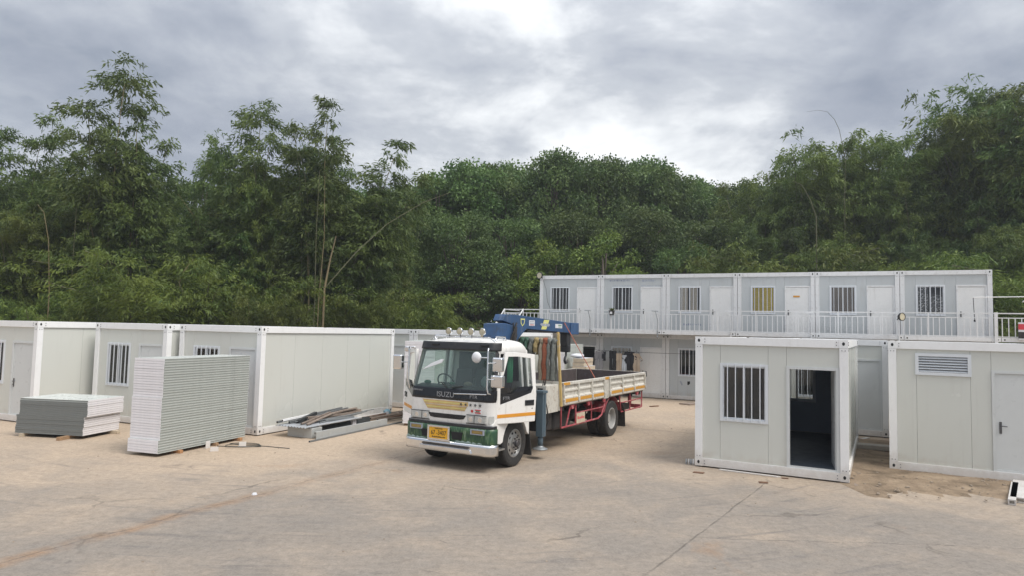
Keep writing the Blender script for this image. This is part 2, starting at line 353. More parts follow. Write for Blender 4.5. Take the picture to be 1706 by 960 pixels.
# ------------------------------------------------------------------ mesh helpers
class MB:
    def __init__(s): s.v = []; s.f = []
    def add(s, vs, fs):
        k = len(s.v); s.v += [tuple(v) for v in vs]; s.f += [tuple(i+k for i in f) for f in fs]; return s
    def box(s, x0, x1, y0, y1, z0, z1):
        return s.add([(x0,y0,z0),(x1,y0,z0),(x1,y1,z0),(x0,y1,z0),(x0,y0,z1),(x1,y0,z1),(x1,y1,z1),(x0,y1,z1)],
                     [(0,3,2,1),(4,5,6,7),(0,1,5,4),(1,2,6,5),(2,3,7,6),(3,0,4,7)])
    def beam(s, a, b_, w_, h_, up=(0,0,1)):
        a = Vector(a); b_ = Vector(b_); t = (b_-a).normalized(); u = Vector(up)
        if abs(t.dot(u)) > .98: u = Vector((1,0,0))
        sd_ = t.cross(u).normalized(); u = sd_.cross(t)
        o_ = [sd_*(w_/2)*i+u*(h_/2)*j for i, j in ((-1,-1),(1,-1),(1,1),(-1,1))]
        return s.add([a+q for q in o_]+[b_+q for q in o_], [(0,1,2,3),(7,6,5,4),(0,4,5,1),(1,5,6,2),(2,6,7,3),(3,7,4,0)])
    def tube(s, pts, r, n=8, cap=True):
        pts = [Vector(p) for p in pts]; rs = r if isinstance(r, (list, tuple)) else [r]*len(pts)
        k = len(s.v); ref = None
        for i, p in enumerate(pts):
            t = (pts[min(i+1, len(pts)-1)]-pts[max(i-1, 0)]).normalized()
            if ref is None: ref = Vector((0,0,1)) if abs(t.z) < .9 else Vector((1,0,0))
            sd_ = t.cross(ref).normalized(); ref = sd_.cross(t).normalized()
            for j in range(n):
                a = 2*math.pi*j/n; s.v.append(tuple(p+(sd_*math.cos(a)+ref*math.sin(a))*rs[i]))
        for i in range(len(pts)-1):
            for j in range(n):
                a = k+i*n+j; b_ = k+i*n+(j+1) % n; s.f.append((a, b_, b_+n, a+n))
        if cap:
            s.f.append(tuple(k+j for j in range(n))[::-1]); e = k+(len(pts)-1)*n; s.f.append(tuple(e+j for j in range(n)))
        return s
    def lathe(s, prof, c=(0,0,0), axis='Y', n=24, closed=False):
        k = len(s.v)
        for (r, h) in prof:
            for j in range(n):
                a = 2*math.pi*j/n; x, y = r*math.cos(a), r*math.sin(a)
                q = {'Y': (x, h, y), 'Z': (x, y, h), 'X': (h, x, y)}[axis]
                s.v.append((q[0]+c[0], q[1]+c[1], q[2]+c[2]))
        m_ = len(prof)
        for i in range(m_ if closed else m_-1):
            for j in range(n):
                a = k+i*n+j; b_ = k+i*n+(j+1) % n; i2 = (i+1) % m_
                s.f.append((a, b_, k+i2*n+(j+1) % n, k+i2*n+j))
        return s
    def prism(s, poly, t0, t1, plane='XZ'):
        """extrude a 2D outline; plane XZ extrudes along Y, YZ along X, XY along Z"""
        n = len(poly)
        def q(p, t): return {'XZ': (p[0], t, p[1]), 'YZ': (t, p[0], p[1]), 'XY': (p[0], p[1], t)}[plane]
        vs = [q(p, t0) for p in poly]+[q(p, t1) for p in poly]
        return s.add(vs, [tuple(range(n)), tuple(range(2*n-1, n-1, -1))]+[(i, n+i, n+(i+1) % n, (i+1) % n) for i in range(n)])
    def grid(s, P):
        """P[i][j] points"""
        k = len(s.v); a = len(P); b_ = len(P[0])
        for r_ in P: s.v += [tuple(p) for p in r_]
        for i in range(a-1):
            for j in range(b_-1): s.f.append((k+i*b_+j, k+i*b_+j+1, k+(i+1)*b_+j+1, k+(i+1)*b_+j))
        return s
    def mesh(s, name, mat, smooth=False):
        me = bpy.data.meshes.new(name); me.from_pydata(s.v, [], s.f)
        me.materials.append(MATS[mat] if isinstance(mat, str) else mat)
        if smooth: me.polygons.foreach_set('use_smooth', [True]*len(me.polygons))
        me.update(); return me
def obj(name, me, parent=None, loc=None, rot=None):
    o_ = bpy.data.objects.new(name, me); col.objects.link(o_)
    if parent is not None: o_.parent = parent
    if loc is not None: o_.location = loc
    if rot is not None: o_.rotation_euler = rot
    return o_
def part(name, mb, mat, parent, smooth=False, bevel=0., seg=2, loc=None, rot=None, solid=0.):
    o_ = obj(name, mb.mesh(name, mat, smooth), parent, loc, rot)
    if solid:
        md = o_.modifiers.new('thick', 'SOLIDIFY'); md.thickness = solid; md.offset = -1
    if bevel:
        md = o_.modifiers.new('bevel', 'BEVEL'); md.width = bevel; md.segments = seg; md.limit_method = 'ANGLE'; md.angle_limit = R(40)
        if smooth is False and seg > 1: pass
    if smooth:
        try:
            md = o_.modifiers.new('wn', 'WEIGHTED_NORMAL'); md.keep_sharp = False
        except Exception: pass
    return o_
def tag(o_, label, cat, group=None, kind=None):
    if label: o_['label'] = label
    if cat: o_['category'] = cat
    if group: o_['group'] = group
    if kind: o_['kind'] = kind
    return o_
def thing(name, label, cat, loc=(0,0,0), rz=0., group=None):
    o_ = obj(name, None); o_.location = loc; o_.rotation_euler = (0,0,rz); o_.empty_display_size = .3
    return tag(o_, label, cat, group)
CACHE = {}
def cached(key, fn):
    if key not in CACHE: CACHE[key] = fn()
    return CACHE[key]
def copy_tree(o_, parent=None):
    c = o_.copy(); col.objects.link(c); c.parent = parent
    for ch in o_.children: copy_tree(ch, c)
    return c
def cpart(name, key, fn, mat, parent, loc=(0,0,0), rot=None, smooth=False):
    return obj(name, cached((name, key, mat), lambda: fn().mesh(name, mat, smooth)), parent, loc, rot)
def text_mesh(name, txt, size, mat, parent, mtx, depth=.003, align='CENTER', sx=1.0, shear=0.):
    cu = bpy.data.curves.new(name, 'FONT'); cu.body = txt; cu.size = size; cu.extrude = depth; cu.align_x = align; cu.align_y = 'CENTER'; cu.shear = shear; cu.resolution_u = 3
    t_ = bpy.data.objects.new(name+'_tmp', cu); col.objects.link(t_)
    dg = bpy.context.evaluated_depsgraph_get(); dg.update()
    me = bpy.data.meshes.new_from_object(t_.evaluated_get(dg)); me.name = name
    bpy.data.objects.remove(t_); bpy.data.curves.remove(cu)
    me.materials.clear(); me.materials.append(MATS[mat])
    me.transform(mtx @ Matrix.Diagonal((sx, 1, 1, 1)))
    return obj(name, me, parent)

# ------------------------------------------------------------------ the ground
gm = MB(); N_ = 2
gm.grid([[(-400+400*i, -60+280*j, 0) for i in range(3)] for j in range(3)])
tag(obj('ground', gm.mesh('ground', 'yard')), None, None, kind='structure')
ff = MB(); pts = [(-90, 31), (-24, 31), (-9, 33.5), (3.5, 41), (22, 33.5), (40, 26), (90, 26), (90, 120), (-90, 120)]
ff.add([(x, y, .004) for x, y in pts], [tuple(range(len(pts)))])
tag(obj('forest_floor', ff.mesh('forest_floor', 'soil')), None, None, kind='structure')
# loose earth strip between and in front of the right-hand cabins, a low uneven sheet
def earth_sheet():
    me = MB(); nx, ny = 150, 60; P = []
    for i in range(nx+1):
        row = []
        for j in range(ny+1):
            u, v = i/nx, j/ny
            x = 6.55+6.2*u; yb = 12.75+.28*math.sin(x*1.7)+.16*math.sin(x*4.3+1)+.10*math.sin(x*11.7)+.07*math.sin(x*23.1+2)-.20*(x-6.5); yt = 21.2-.45*(x-6.5)
            y = yb+(yt-yb)*v
            e = min(u/.12, (1-u)/.1, v/.10, (1-v)/.1, 1); e = max(0, e)
            z = .006+e*(.018+.05*abs(math.sin(x*2.3+y*1.1)*math.sin(y*1.9-x*.7))*(.4+.6*random.random()))-(.016 if e == 0 else 0)
            row.append((x, y, z))
        P.append(row)
    me.grid(P); return me
tag(obj('earth_patch', earth_sheet().mesh('earth_patch', 'earth', True)), None, None, kind='structure')

# ------------------------------------------------------------------ flat-pack cabins
CW, CL, CH, PW, BH = 3.02, 6.05, 2.8, .155, .165
WX0, WX1, WZ0, WZ1 = .53, 1.51, 1.0, 2.24
DX0, DX1, DZ1 = 1.87, 2.86, 2.235
def add_window(t, x0, x1, z0, z1, y, frame, out=-1, curtain=None, open_glass=False, bars=5):
    """a sliding window in a wall whose outer face is at y; out = -1 faces -Y"""
    wd, hg = x1-x0, z1-z0; fw = .055
    def fr():
        m_ = MB()
        m_.box(0, wd, -.025, .05, 0, fw).box(0, wd, -.025, .05, hg-fw, hg)
        m_.box(0, fw, -.025, .05, fw, hg-fw).box(wd-fw, wd, -.025, .05, fw, hg-fw)
        m_.box(wd/2-.022, wd/2+.022, .004, .04, fw, hg-fw)
        m_.box(fw, fw+.022, .006, .036, fw, hg-fw).box(wd-fw-.022, wd-fw, .014, .044, fw, hg-fw)
        m_.box(fw+.022, wd-fw-.022, .008, .038, fw, fw+.03).box(fw+.022, wd-fw-.022, .008, .038, hg-fw-.03, hg-fw)
        return m_
    rot = None if out < 0 else (0, 0, math.pi)
    loc = (x0, y, z0) if out < 0 else (x1, y, z0)
    wn = cpart('window', (wd, hg), fr, frame, t, loc, rot)
    half = (wd-2*fw)/2
    for i in range(2):
        if open_glass and i == 0: continue
        cpart('pane', ('p', half, hg), lambda: MB().box(0, half-.024, 0, .006, 0, hg-2*fw-.06), 'window_glass', wn, (fw+(.0 if i == 0 else half)+.022, .020+.006*i, fw+.03))
    for i in range(bars):
        cpart('bar', ('b', hg), lambda: MB().box(-.010, .010, -.010, .010, 0, hg-.02), frame, wn, (fw+(wd-2*fw)*(i+.62)/(bars+.24), -.037, .01))
    if curtain:
        for (cx0, cx1, cz0, cz1, cm_) in curtain:
            def cu():
                m_ = MB(); n_ = 26
                m_.grid([[(cx0+(cx1-cx0)*i/n_, .053+.006*math.sin(i*1.35), z_) for i in range(n_+1)] for z_ in (cz0, cz1)])
                return m_
            cpart('curtain', (cx0, cx1, cz0, cz1), cu, cm_, wn, smooth=True)
    # closers that keep the opening shut behind glass are the room itself
    return wn
def add_handle(door, x, z, flip=1, steel='handle_steel'):
    def h_():
        m_ = MB(); m_.box(-.022, .022, -.012, 0, -.12, .12); m_.tube([(0, -.012, .04), (0, -.05, .04), (.11*flip, -.052, .036)], .011, 6)
        m_.tube([(0, -.012, -.05), (0, -.028, -.05)], .016, 8); return m_
    return cpart('handle', ('h', flip), h_, steel, door, (x, 0, z))
def fitting(t, x, y, z, mat, top, sx, sy, hole=True):
    s_ = .165
    def f_(): return MB().box(0, s_, 0, s_, 0, s_)
    fo = cpart('corner_fitting', 's', f_, mat, t, (x-(.004 if sx < 0 else s_-.004), y-(.004 if sy < 0 else s_-.004), z-(.003 if not top else s_-.003)))
    def h_():
        m_ = MB(); c = s_/2
        fy = -.0015 if sy < 0 else s_+.0015; fx = -.0015 if sx < 0 else s_+.0015
        pr = []
        for k in range(12):
            a = 2*math.pi*k/12; pr.append((c+.026*math.cos(a), c+.036*math.sin(a)))
        m_.prism(pr, fy-.0012, fy+.0012, 'XZ'); m_.prism(pr, fx-.0012, fx+.0012, 'YZ')
        return m_
    if hole: tag(cpart('hole', ('hl', sx, sy), h_, 'hole', fo), None, None, kind='stuff')
    def b_():
        m_ = MB(); c = s_/2; zz = -.055 if top else s_+.05
        fy = -.001 if sy < 0 else s_+.001; fx = -.001 if sx < 0 else s_+.001
        for q in (c-.03, c+.03):
            m_.box(q-.008, q+.008, fy-.006, fy+.006, zz-.008, zz+.008); m_.box(fx-.006, fx+.006, q-.008, q+.008, zz-.008, zz+.008)
        xx = s_+.045 if sx < 0 else -.045; yy = s_+.045 if sy < 0 else -.045
        for q in (c-.03, c+.03):
            m_.box(xx-.008, xx+.008, fy-.006, fy+.006, q-.008, q+.008); m_.box(fx-.006, fx+.006, yy-.008, yy+.008, q-.008, q+.008)
        return m_
    tag(cpart('bolts', ('bt', sx, sy, top), b_, 'bolt', fo), None, None, kind='stuff')
def cabin(name, label, ox, oy, yaw, z=0., style='new', front='door', curtain=None, group=None, inside=False, door_open=False, back_window=False, holes=True, lower_plain=False):
    if z == 0: z = .03
    t = thing(name, label, 'cabin', (ox, oy, z), yaw, group)
    if z < .1:
        for (x_, y_) in ((.03, .03), (CW-.13, .03), (.03, CL-.13), (CW-.13, CL-.13)): cpart('foot_pad', 'fp', lambda: MB().box(0, .10, 0, .10, -.029, .0), 'dark_steel', t, (x_, y_, 0))
    fm = 'frame_white' if style == 'new' else 'frame_white_old'
    pm = 'panel_new' if style == 'new' else 'panel_old'
    dm_ = 'door_new' if style == 'new' else 'door_white'
    W, L, H = CW, CL, CH; rec = .045; th = .05
    # frame
    for (x, y) in ((0, 0), (W-PW, 0), (0, L-PW), (W-PW, L-PW)):
        cpart('corner_post', 'p', lambda: MB().box(0, PW, 0, PW, BH, H-BH), fm, t, (x, y, 0))
    for z0, nm in ((0, 'bottom_beam'), (H-BH, 'top_beam')):
        for y in (.004, L-.10-.004): cpart(nm, 'x', lambda: MB().box(PW, W-PW, 0, .10, 0, BH), fm, t, (0, y, z0))
        for x in (.004, W-.10-.004): cpart(nm, 'y', lambda: MB().box(0, .10, PW, L-PW, 0, BH), fm, t, (x, 0, z0))
    for top in (False, True):
        for sx, x in ((-1, 0), (1, W)):
            for sy, y in ((-1, 0), (1, L)):
                if sy > 0 and sx < 0: continue
                fitting(t, x, y, H if top else 0, fm, top, sx, sy, holes)
    cpart('roof', 'r', lambda: MB().box(.1, W-.1, .1, L-.1, H-.06, H-.02), fm, t)
    cpart('floor', 'f', lambda: MB().box(.1, W-.1, .1, L-.1, .10, .16), 'floor_dark', t)
    def pn(x0, x1, z0, z1):
        g_ = .0022
        cpart('wall_panel', (round(x1-x0, 3), round(z1-z0, 3)), lambda: MB().box(g_, x1-x0-g_, 0, th, 0, z1-z0), pm, t, (x0, rec, z0))
    za, zb = BH, H-BH; xa, xb = PW, W-PW
    if front == 'door':
        pn(xa, WX0, za, zb); pn(WX0, WX1, za, WZ0); pn(WX0, WX1, WZ1, zb); pn(WX1, DX0, za, zb); pn(DX0, xb, DZ1, zb)
        add_window(t, WX0, WX1, WZ0, WZ1, rec, 'alu_white', curtain=curtain)
    elif front == 'louvre':
        pn(xa, WX0, za, zb); pn(WX0, WX1, za, 2.10); pn(WX0, WX1, 2.53, zb); pn(WX1, DX0, za, zb); pn(DX0, xb, DZ1, zb)
        lv = MB(); x0, x1, z0, z1 = WX0, WX1, 2.10, 2.53
        lv.box(x0-.02, x1+.02, rec-.03, rec+.04, z0-.02, z0+.045).box(x0-.02, x1+.02, rec-.03, rec+.04, z1-.045, z1+.02)
        lv.box(x0-.02, x0+.045, rec-.03, rec+.04, z0+.045, z1-.045).box(x1-.045, x1+.02, rec-.03, rec+.04, z0+.045, z1-.045)
        vt = part('vent', lv, 'alu_white', t)
        for i in range(6):
            zz = z0+.045+(i+.5)*(z1-z0-.09)/6
            cpart('slat', 's', lambda: MB().prism([(-.026, -.018), (-.022, -.022), (.03, .016), (.026, .02)], 0, x1-x0-.09, 'YZ'), 'alu_white', vt, (x0+.045, rec+.0, zz))
        part('duct', MB().box(x0+.04, x1-.04, rec+.045, rec+.05, z0+.04, z1-.04), 'dark_steel', vt)
    # door frame and leaf
    def dfm():
        m_ = MB(); f_ = .06
        m_.box(DX0, DX0+f_, rec-.022, rec+.055, za, DZ1).box(DX1-f_, DX1, rec-.022, rec+.055, za, DZ1).box(DX0+f_, DX1-f_, rec-.022, rec+.055, DZ1-f_, DZ1).box(DX0+f_, DX1-f_, rec-.010, rec+.055, za, za+.035)
        return m_
    cpart('door_frame', 'd', dfm, dm_ if style == 'new' else 'frame_white_old', t)
    if not door_open:
        dl = cpart('door', 'leaf', lambda: MB().box(0, DX1-DX0-.126, 0, .04, 0, DZ1-.063-za-.038), dm_, t, (DX0+.063, rec+.004, za+.0365))
        add_handle(dl, .075, .86)
    else:
        dl = cpart('door', 'leaf', lambda: MB().box(0, DX1-DX0-.126, 0, .04, 0, DZ1-.063-za-.038), dm_, t, (DX1-.05, rec+.06, za+.0365), (0, 0, R(98)))
        add_handle(dl, .78, .86, -1)
    # sides: five panels each; back: three panels
    n_ = 5; sl_ = (L-2*PW)/n_
    for x in (rec, W-rec-th):
        for i in range(n_):
            cpart('wall_panel', 'side', lambda: MB().box(0, th, .0022, sl_-.0022, za, zb), pm, t, (x, PW+i*sl_, 0))
    if back_window:
        bx0, bx1 = .97, 1.96
        for x0, x1, z0, z1 in ((xa, bx0, za, zb), (bx0, bx1, za, WZ0), (bx0, bx1, WZ1, zb), (bx1, xb, za, zb)):
            part('wall_panel', MB().box(x0+.002, x1-.002, L-rec-th, L-rec, z0, z1), pm, t)
        add_window(t, bx0, bx1, WZ0, WZ1, L-rec, 'alu_white', out=1)
    else:
        bl_ = (W-2*PW)/3
        for i in range(3): cpart('wall_panel', 'back', lambda: MB().box(.0022, bl_-.0022, 0, th, za, zb), pm, t, (PW+i*bl_, L-rec-th, 0))
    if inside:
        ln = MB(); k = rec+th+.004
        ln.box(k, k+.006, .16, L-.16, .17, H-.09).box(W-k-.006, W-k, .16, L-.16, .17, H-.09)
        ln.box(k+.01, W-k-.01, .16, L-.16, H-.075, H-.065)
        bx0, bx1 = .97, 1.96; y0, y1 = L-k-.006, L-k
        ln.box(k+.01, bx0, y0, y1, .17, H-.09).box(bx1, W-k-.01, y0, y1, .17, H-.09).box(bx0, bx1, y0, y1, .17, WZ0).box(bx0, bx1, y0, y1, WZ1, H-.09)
        part('shade_lining', ln, 'lining_shade', t)  # added sheet, coloured dark to stand in for shade inside the room
    return t
def fl(x, y, yaw, w_=CW): return x-w_*math.cos(yaw), y-w_*math.sin(yaw)
YL = -.427
G_L = 'new pale grey cabins in the row at the bamboo'
x, y = fl(-13.13, 18.66, YL); cabin('flat_pack_cabin', 'pale grey flat-pack cabin whose door shows left of the low panel stack', x, y, YL, group=G_L)
x, y = fl(-9.489, 18.575, YL); cabin('flat_pack_cabin', 'pale grey cabin with barred window between the low and the tall panel stacks', x, y, YL, group=G_L)
x, y = fl(-6.4985, 17.542, YL); cabin('flat_pack_cabin', 'pale grey cabin showing its long blank side behind the scrap pile', x, y, YL, group=G_L)
def dpt(a): return -3.95+a*math.cos(YL), 24.4+a*math.sin(YL)
x, y = dpt(-2.55); cabin('flat_pack_cabin', 'pale grey cabin set back past the end of the blank cabin side', x, y, YL, group=G_L)
x, y = dpt(.50); cabin('flat_pack_cabin', 'pale grey cabin behind the truck cab and its roof lamps', x, y, YL, group=G_L)
G_R = 'new pale grey cabins on the open yard'
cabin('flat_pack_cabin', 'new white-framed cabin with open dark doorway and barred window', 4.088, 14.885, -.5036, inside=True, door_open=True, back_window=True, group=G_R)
cabin('flat_pack_cabin', 'new white-framed cabin with louvred vent beside a closed grey door', 8.404, 14.972, -.5244, front='louvre', group=G_R)
x, y = fl(11.03, 19.66, -.5); cabin('flat_pack_cabin', 'pale grey cabin seen in the gap between the two front cabins', x, y, -.5, group=G_R)

# two-storey block of older cabins
TX, TY, TYAW, TP = 1.352, 32.405, -.4153, 3.0376
tc_, ts_ = math.cos(TYAW), math.sin(TYAW)
def tp(a, d_=0., z=0.): return Vector((TX+a*tc_-d_*ts_, TY+a*ts_+d_*tc_, z))
up_lab = ['upper-storey cabin with dark barred window under the round corner lamp',
          'upper-storey cabin with faded blue print over window and door, pot on its rail',
          'upper-storey cabin with beige curtain drawn to one side',
          'upper-storey cabin with yellow curtains and a small yellow tag on its door',
          'upper-storey cabin with plain brown curtains',
          'upper-storey end cabin with white patterned curtains and stained door']
wd_ = WX1-WX0; hg_ = WZ1-WZ0
cur = [None, None,
       [(.06, .40, .06, hg_-.06, 'curtain_beige'), (.52, .80, .06, hg_-.06, 'curtain_beige')],
       [(.05, .46, .05, hg_-.05, 'curtain_yellow'), (.50, wd_-.05, .05, hg_-.05, 'curtain_yellow')],
       [(.05, wd_-.05, .05, hg_-.05, 'curtain_brown')],
       [(.05, .42, .14, hg_-.05, 'curtain_print'), (.52, .90, .06, hg_*.66, 'curtain_print')]]
lo_lab = ['ground-floor cabin with open dark doorway behind the truck bed', 'ground-floor cabin with washing hung across its window',
          'ground-floor cabin with barred window and two small dark wall marks', 'ground-floor cabin of the block hidden behind the front cabins']
for i in range(6):
    p = tp(i*TP)
    cabin('stacked_cabin', lo_lab[min(i, 3)], p.x, p.y, TYAW, 0, 'old', door_open=(i == 0), group='older cabins, ground floor of the block', curtain=[(.05, .9, .05, hg_-.05, 'curtain_beige')] if i == 1 else None)
    cab = cabin('stacked_cabin', up_lab[i], p.x, p.y, TYAW, CH, 'old', curtain=cur[i], group='older cabins, upper floor of the block')
    if i == 1:
        # illegible faded print: short ink strokes
        for (x0, x1, zc, hh) in ((.42, 1.35, 2.535, .05), (1.95, 2.55, 2.52, .06), (.56, 1.48, 2.29, .022), (1.90, 2.84, 2.28, .02)):
            pr = MB(); xx = x0; rr = random.Random(3+int(x0*9))
            while xx < x1:
                ww = rr.uniform(.02, .06); pr.box(xx, xx+ww, .0425, .0445, zc-hh*rr.uniform(.4, 1), zc+hh*rr.uniform(.4, 1)); xx += ww+rr.uniform(.012, .05)
            tag(part('faded_print', pr, 'faded_print', cab), None, None, kind='stuff')
    if i == 3: part('door_tag', MB().box(2.20, 2.45, .038, .047, 1.72, 1.79), 'truck_yellow', cab)
    if i == 2:
        pr = MB(); rr = random.Random(5); xx = .75
        while xx < 1.5:
            ww = rr.uniform(.03, .07); pr.box(xx, xx+ww, .0425, .0445, .52-rr.uniform(.02, .05), .52+rr.uniform(.01, .05)); xx += ww+rr.uniform(.02, .05)
        tag(part('faded_print', pr, 'faded_print', cab), None, None, kind='stuff')
# wall marks on the third ground-floor cabin
p = tp(2*TP)
mk_ = thing('wall_mark', 'two small dark torn marks on the wall under a barred window', 'mark', (p.x, p.y, 0), TYAW)
part('smear', MB().prism([(.60, .80), (.66, .84), (.74, .68), (.70, .62)], .038, .0435, 'XZ'), 'sticker_grey', mk_)
part('hole', MB().prism([(.94, .82), (1.05, .83), (1.05, .72), (.98, .66), (.94, .68)], .038, .0435, 'XZ'), 'hole', mk_)

# walkway with railing in front of the upper floor
wk = thing('walkway', 'white steel walkway with baluster railing along the upper floor', 'walkway', tuple(tp(0, 0, 2.86)), TYAW)
A0, A1, DEP = -1.45, 22.5, 1.0
part('deck', MB().box(A0, A1, -DEP+.07, .0-.006, .07, .11), 'dark_steel', wk)
for i in range(6):
    part('fascia', MB().box(i*TP+.01, (i+1)*TP-.01, -DEP, -DEP+.065, 0, .155), 'frame_white_old', wk)
part('fascia', MB().box(6*TP+.01, A1, -DEP, -DEP+.065, 0, .155), 'frame_white_old', wk)
part('fascia', MB().box(A0, -.01, -DEP, -DEP+.065, 0, .155), 'frame_white_old', wk)
hl_ = MB()
for i in range(0, 7):
    for q in (-.10, .10):
        if i == 0 and q < 0: continue
        hl_.lathe([(0.0001, -.003), (.028, -.003), (.028, .002), (0.0001, .002)], (i*TP+q, -DEP-.001, .075), 'Y', 10)
hh_ = tag(part('hole', hl_, 'hole', wk), None, None, kind='stuff')
part('top_rail', MB().box(A0, A1, -DEP+.012, -DEP+.052, 1.005, 1.045), 'frame_white_old', wk)
part('middle_rail', MB().box(A0, A1, -DEP+.016, -DEP+.048, .845, .875), 'frame_white_old', wk)
part('bottom_rail', MB().box(A0, A1, -DEP+.016, -DEP+.048, .165, .195), 'frame_white_old', wk)
n_ = int((A1-A0)/.193)
for i in range(n_+1):
    a = A0+.03+i*.193
    if a > 20.5 or a < -1.4: continue
    cpart('baluster', 'b', lambda: MB().box(-.013, .013, -.013, .013, .195, .845), 'frame_white_old', wk, (a, -DEP+.032, 0))
for i in range(-1, 16):
    a = (i*TP/2+.80 if i >= 0 else A0+.02)
    if a > 22.4: continue
    cpart('rail_post', 'p', lambda: MB().box(-.02, .02, -.02, .02, .155, 1.005), 'frame_white_old', wk, (a, -DEP+.032, 0))
part('end_post', MB().box(18.02, 18.12, -DEP-.06, -DEP+.0, -.10, 1.06), 'frame_white_old', wk)
for i in (1, 2, 3, 4, 5):
    br = MB(); a = i*TP-.17
    br.beam((a, -DEP-.02, -.14), (a, -DEP-.02, .16), .055, .04); br.lathe([(.001, -.20), (.05, -.13), (.05, -.10), (.001, -.10)], (a, -DEP-.02, 0), 'Z', 8)
    br.beam((a, -DEP-.045, .15), (a, -DEP-.045, .62), .035, .02)
    br.beam((a, -DEP-.05, .62), (a-.09, -DEP-.05, .98), .05, .02); br.beam((a-.26, -DEP-.05, 1.0), (a+.03, -DEP-.05, .985), .03, .035, (0, 1, 0))
    part('bracket', br, 'galv' if i < 3 else 'frame_white_old', wk)
# end landing railing at left and stair
for a, d0, d1 in ((A0+.02, -DEP, .9),):
    er = MB(); er.box(a-.02, a+.02, d0+.06, d1, 1.005, 1.045); er.box(a-.015, a+.015, d0+.06, d1, .845, .875); er.box(a-.015, a+.015, d0+.06, d1, .165, .195)
    part('side_rail', er, 'frame_white_old', wk)
    for k in range(9): cpart('baluster', 'b', lambda: MB().box(-.013, .013, -.013, .013, .195, .845), 'frame_white_old', wk, (a, d0+.2+k*.19, 0))
part('landing', MB().box(A0, -.01, 0, .92, .04, .11), 'dark_steel', wk)
for a in (A0+.05, -.12): part('leg', MB().box(a-.04, a+.04, .80, .88, -2.86, .04), 'frame_white_old', wk)
st = thing('staircase', 'white steel staircase descending from the walkway end behind the crane boom', 'stairs', tuple(tp(-1.40, -1.02, 0)), TYAW)
ns = 14; run = 4.0
for k in range(ns):
    f_ = (k+.5)/ns
    part('tread', MB().box(.06, .94, -run*f_-.13, -run*f_+.13, 2.90*(1-f_)-.03, 2.90*(1-f_)), 'frame_white_old', st)
for x in (.02, .98):
    part('stringer', MB().beam((x, 0, 2.86), (x, -run, .03), .05, .2), 'frame_white_old', st)
    part('handrail', MB().beam((x, 0, 3.90), (x, -run, 1.0), .04, .04).beam((x, 0, 3.5), (x, -run, .6), .03, .03), 'frame_white_old', st)
    for k in range(6):
        f_ = k/5; part('post', MB().box(x-.018, x+.018, -run*f_*.98-.03, -run*f_*.98+.01, 2.86*(1-f_*.98)-.02, 2.86*(1-f_*.98)+1.02), 'frame_white_old', st)

# lamps, aerial, small things on the block
def floodlight(label, loc, yaw, tilt):
    t = thing('floodlight', label, 'floodlight', loc, yaw)
    part('housing', MB().lathe([(.001, .10), (.09, .10), (.155, .02), (.165, -.06), (.15, -.065), (.14, -.045), (.001, -.045)], (0, 0, 0), 'Y', 20), 'black_plastic', t, True)
    part('lens', MB().lathe([(.001, -.05), (.10, -.05), (.138, -.048)], (0, 0, 0), 'Y', 18), 'lampglass', t, True)
    part('bracket', MB().beam((0, .09, 0), (.02, .20, -.12), .03, .03), 'dark_steel', t)
    return t
f_ = floodlight('small round floodlight on the roof corner of the two-storey block', tuple(tp(.06, -.19, 5.60)), TYAW-.25, 0)
f_ = floodlight('black round floodlight clamped to the walkway railing', tuple(tp(15.08, -DEP-.2, 3.72)), TYAW+.75, 0); f_.scale = (.95, .95, .95)
ae = thing('washing_pole', 'thin white horizontal pole with hanging dark rod before the end cabin', 'pole', tuple(tp(17.4, -.9, 3.2)), TYAW)
part('pole', MB().tube([(0, 0, 1.27), (3.2, .1, 1.32)], .017, 6), 'frame_white', ae)
part('rod', MB().tube([(.02, 0, 1.26), (.03, 0, .92), (.05, 0, .45)], .012, 6).tube([(.05, 0, .45), (.05, 0, .37)], .03, 6), 'black_plastic', ae)
part('clip', MB().beam((1.72, 0, 1.30), (1.50, 0, 1.1), .04, .03), 'sticker_white', ae)
part('support', MB().tube([(3.2, .1, 1.32), (3.2, .1, -.3)], .02, 6), 'frame_white', ae)
sg = thing('warning_box', 'small red and white box fixed to the far railing', 'box', tuple(tp(18.72, -DEP-.12, 2.95)), TYAW)
part('body', MB().box(0, .22, 0, .09, 0, .62), 'sticker_white', sg); part('red_band', MB().box(-.004, .224, -.006, .08, .36, .56), 'sign_red', sg); part('grey_band', MB().box(-.004, .224, -.006, .08, .05, .28), 'chassis', sg)
pt = thing('plant_pot', 'small black pot hanging on the railing under a barred window', 'pot', tuple(tp(3.86, -DEP-.02, 3.66)), TYAW)
part('pot', MB().lathe([(.001, 0), (.09, 0), (.14, .2), (.15, .21), (.13, .2), (.001, .17)], (0, 0, 0), 'Z', 14), 'pot', pt, True)
part('label', MB().box(-.05, .05, -.135, -.12, .05, .15), 'sticker_white', pt)
lf = MB()
for k in range(14):
    a = k*2.4; r_ = .05+.004*k; lf.add([(0, 0, .18), (r_*math.cos(a)+.02, r_*math.sin(a), .26), (r_*1.6*math.cos(a), r_*1.6*math.sin(a), .33), (r_*math.cos(a)-.02, r_*math.sin(a)+.02, .27)], [(0, 1, 2, 3)])
part('leaves', lf, 'leaf_shrub', pt)
# cable drop down the corner post
tag(obj('cable', MB().tube([tp(.18, -.03, 5.4), tp(.34, -.05, 4.9), tp(.42, -.05, 4.3), tp(.6, -.05, 3.9)], .008, 5).mesh('cable', 'black_plastic')), 'thin black cable drooping from the corner floodlight down the white post', 'cable')

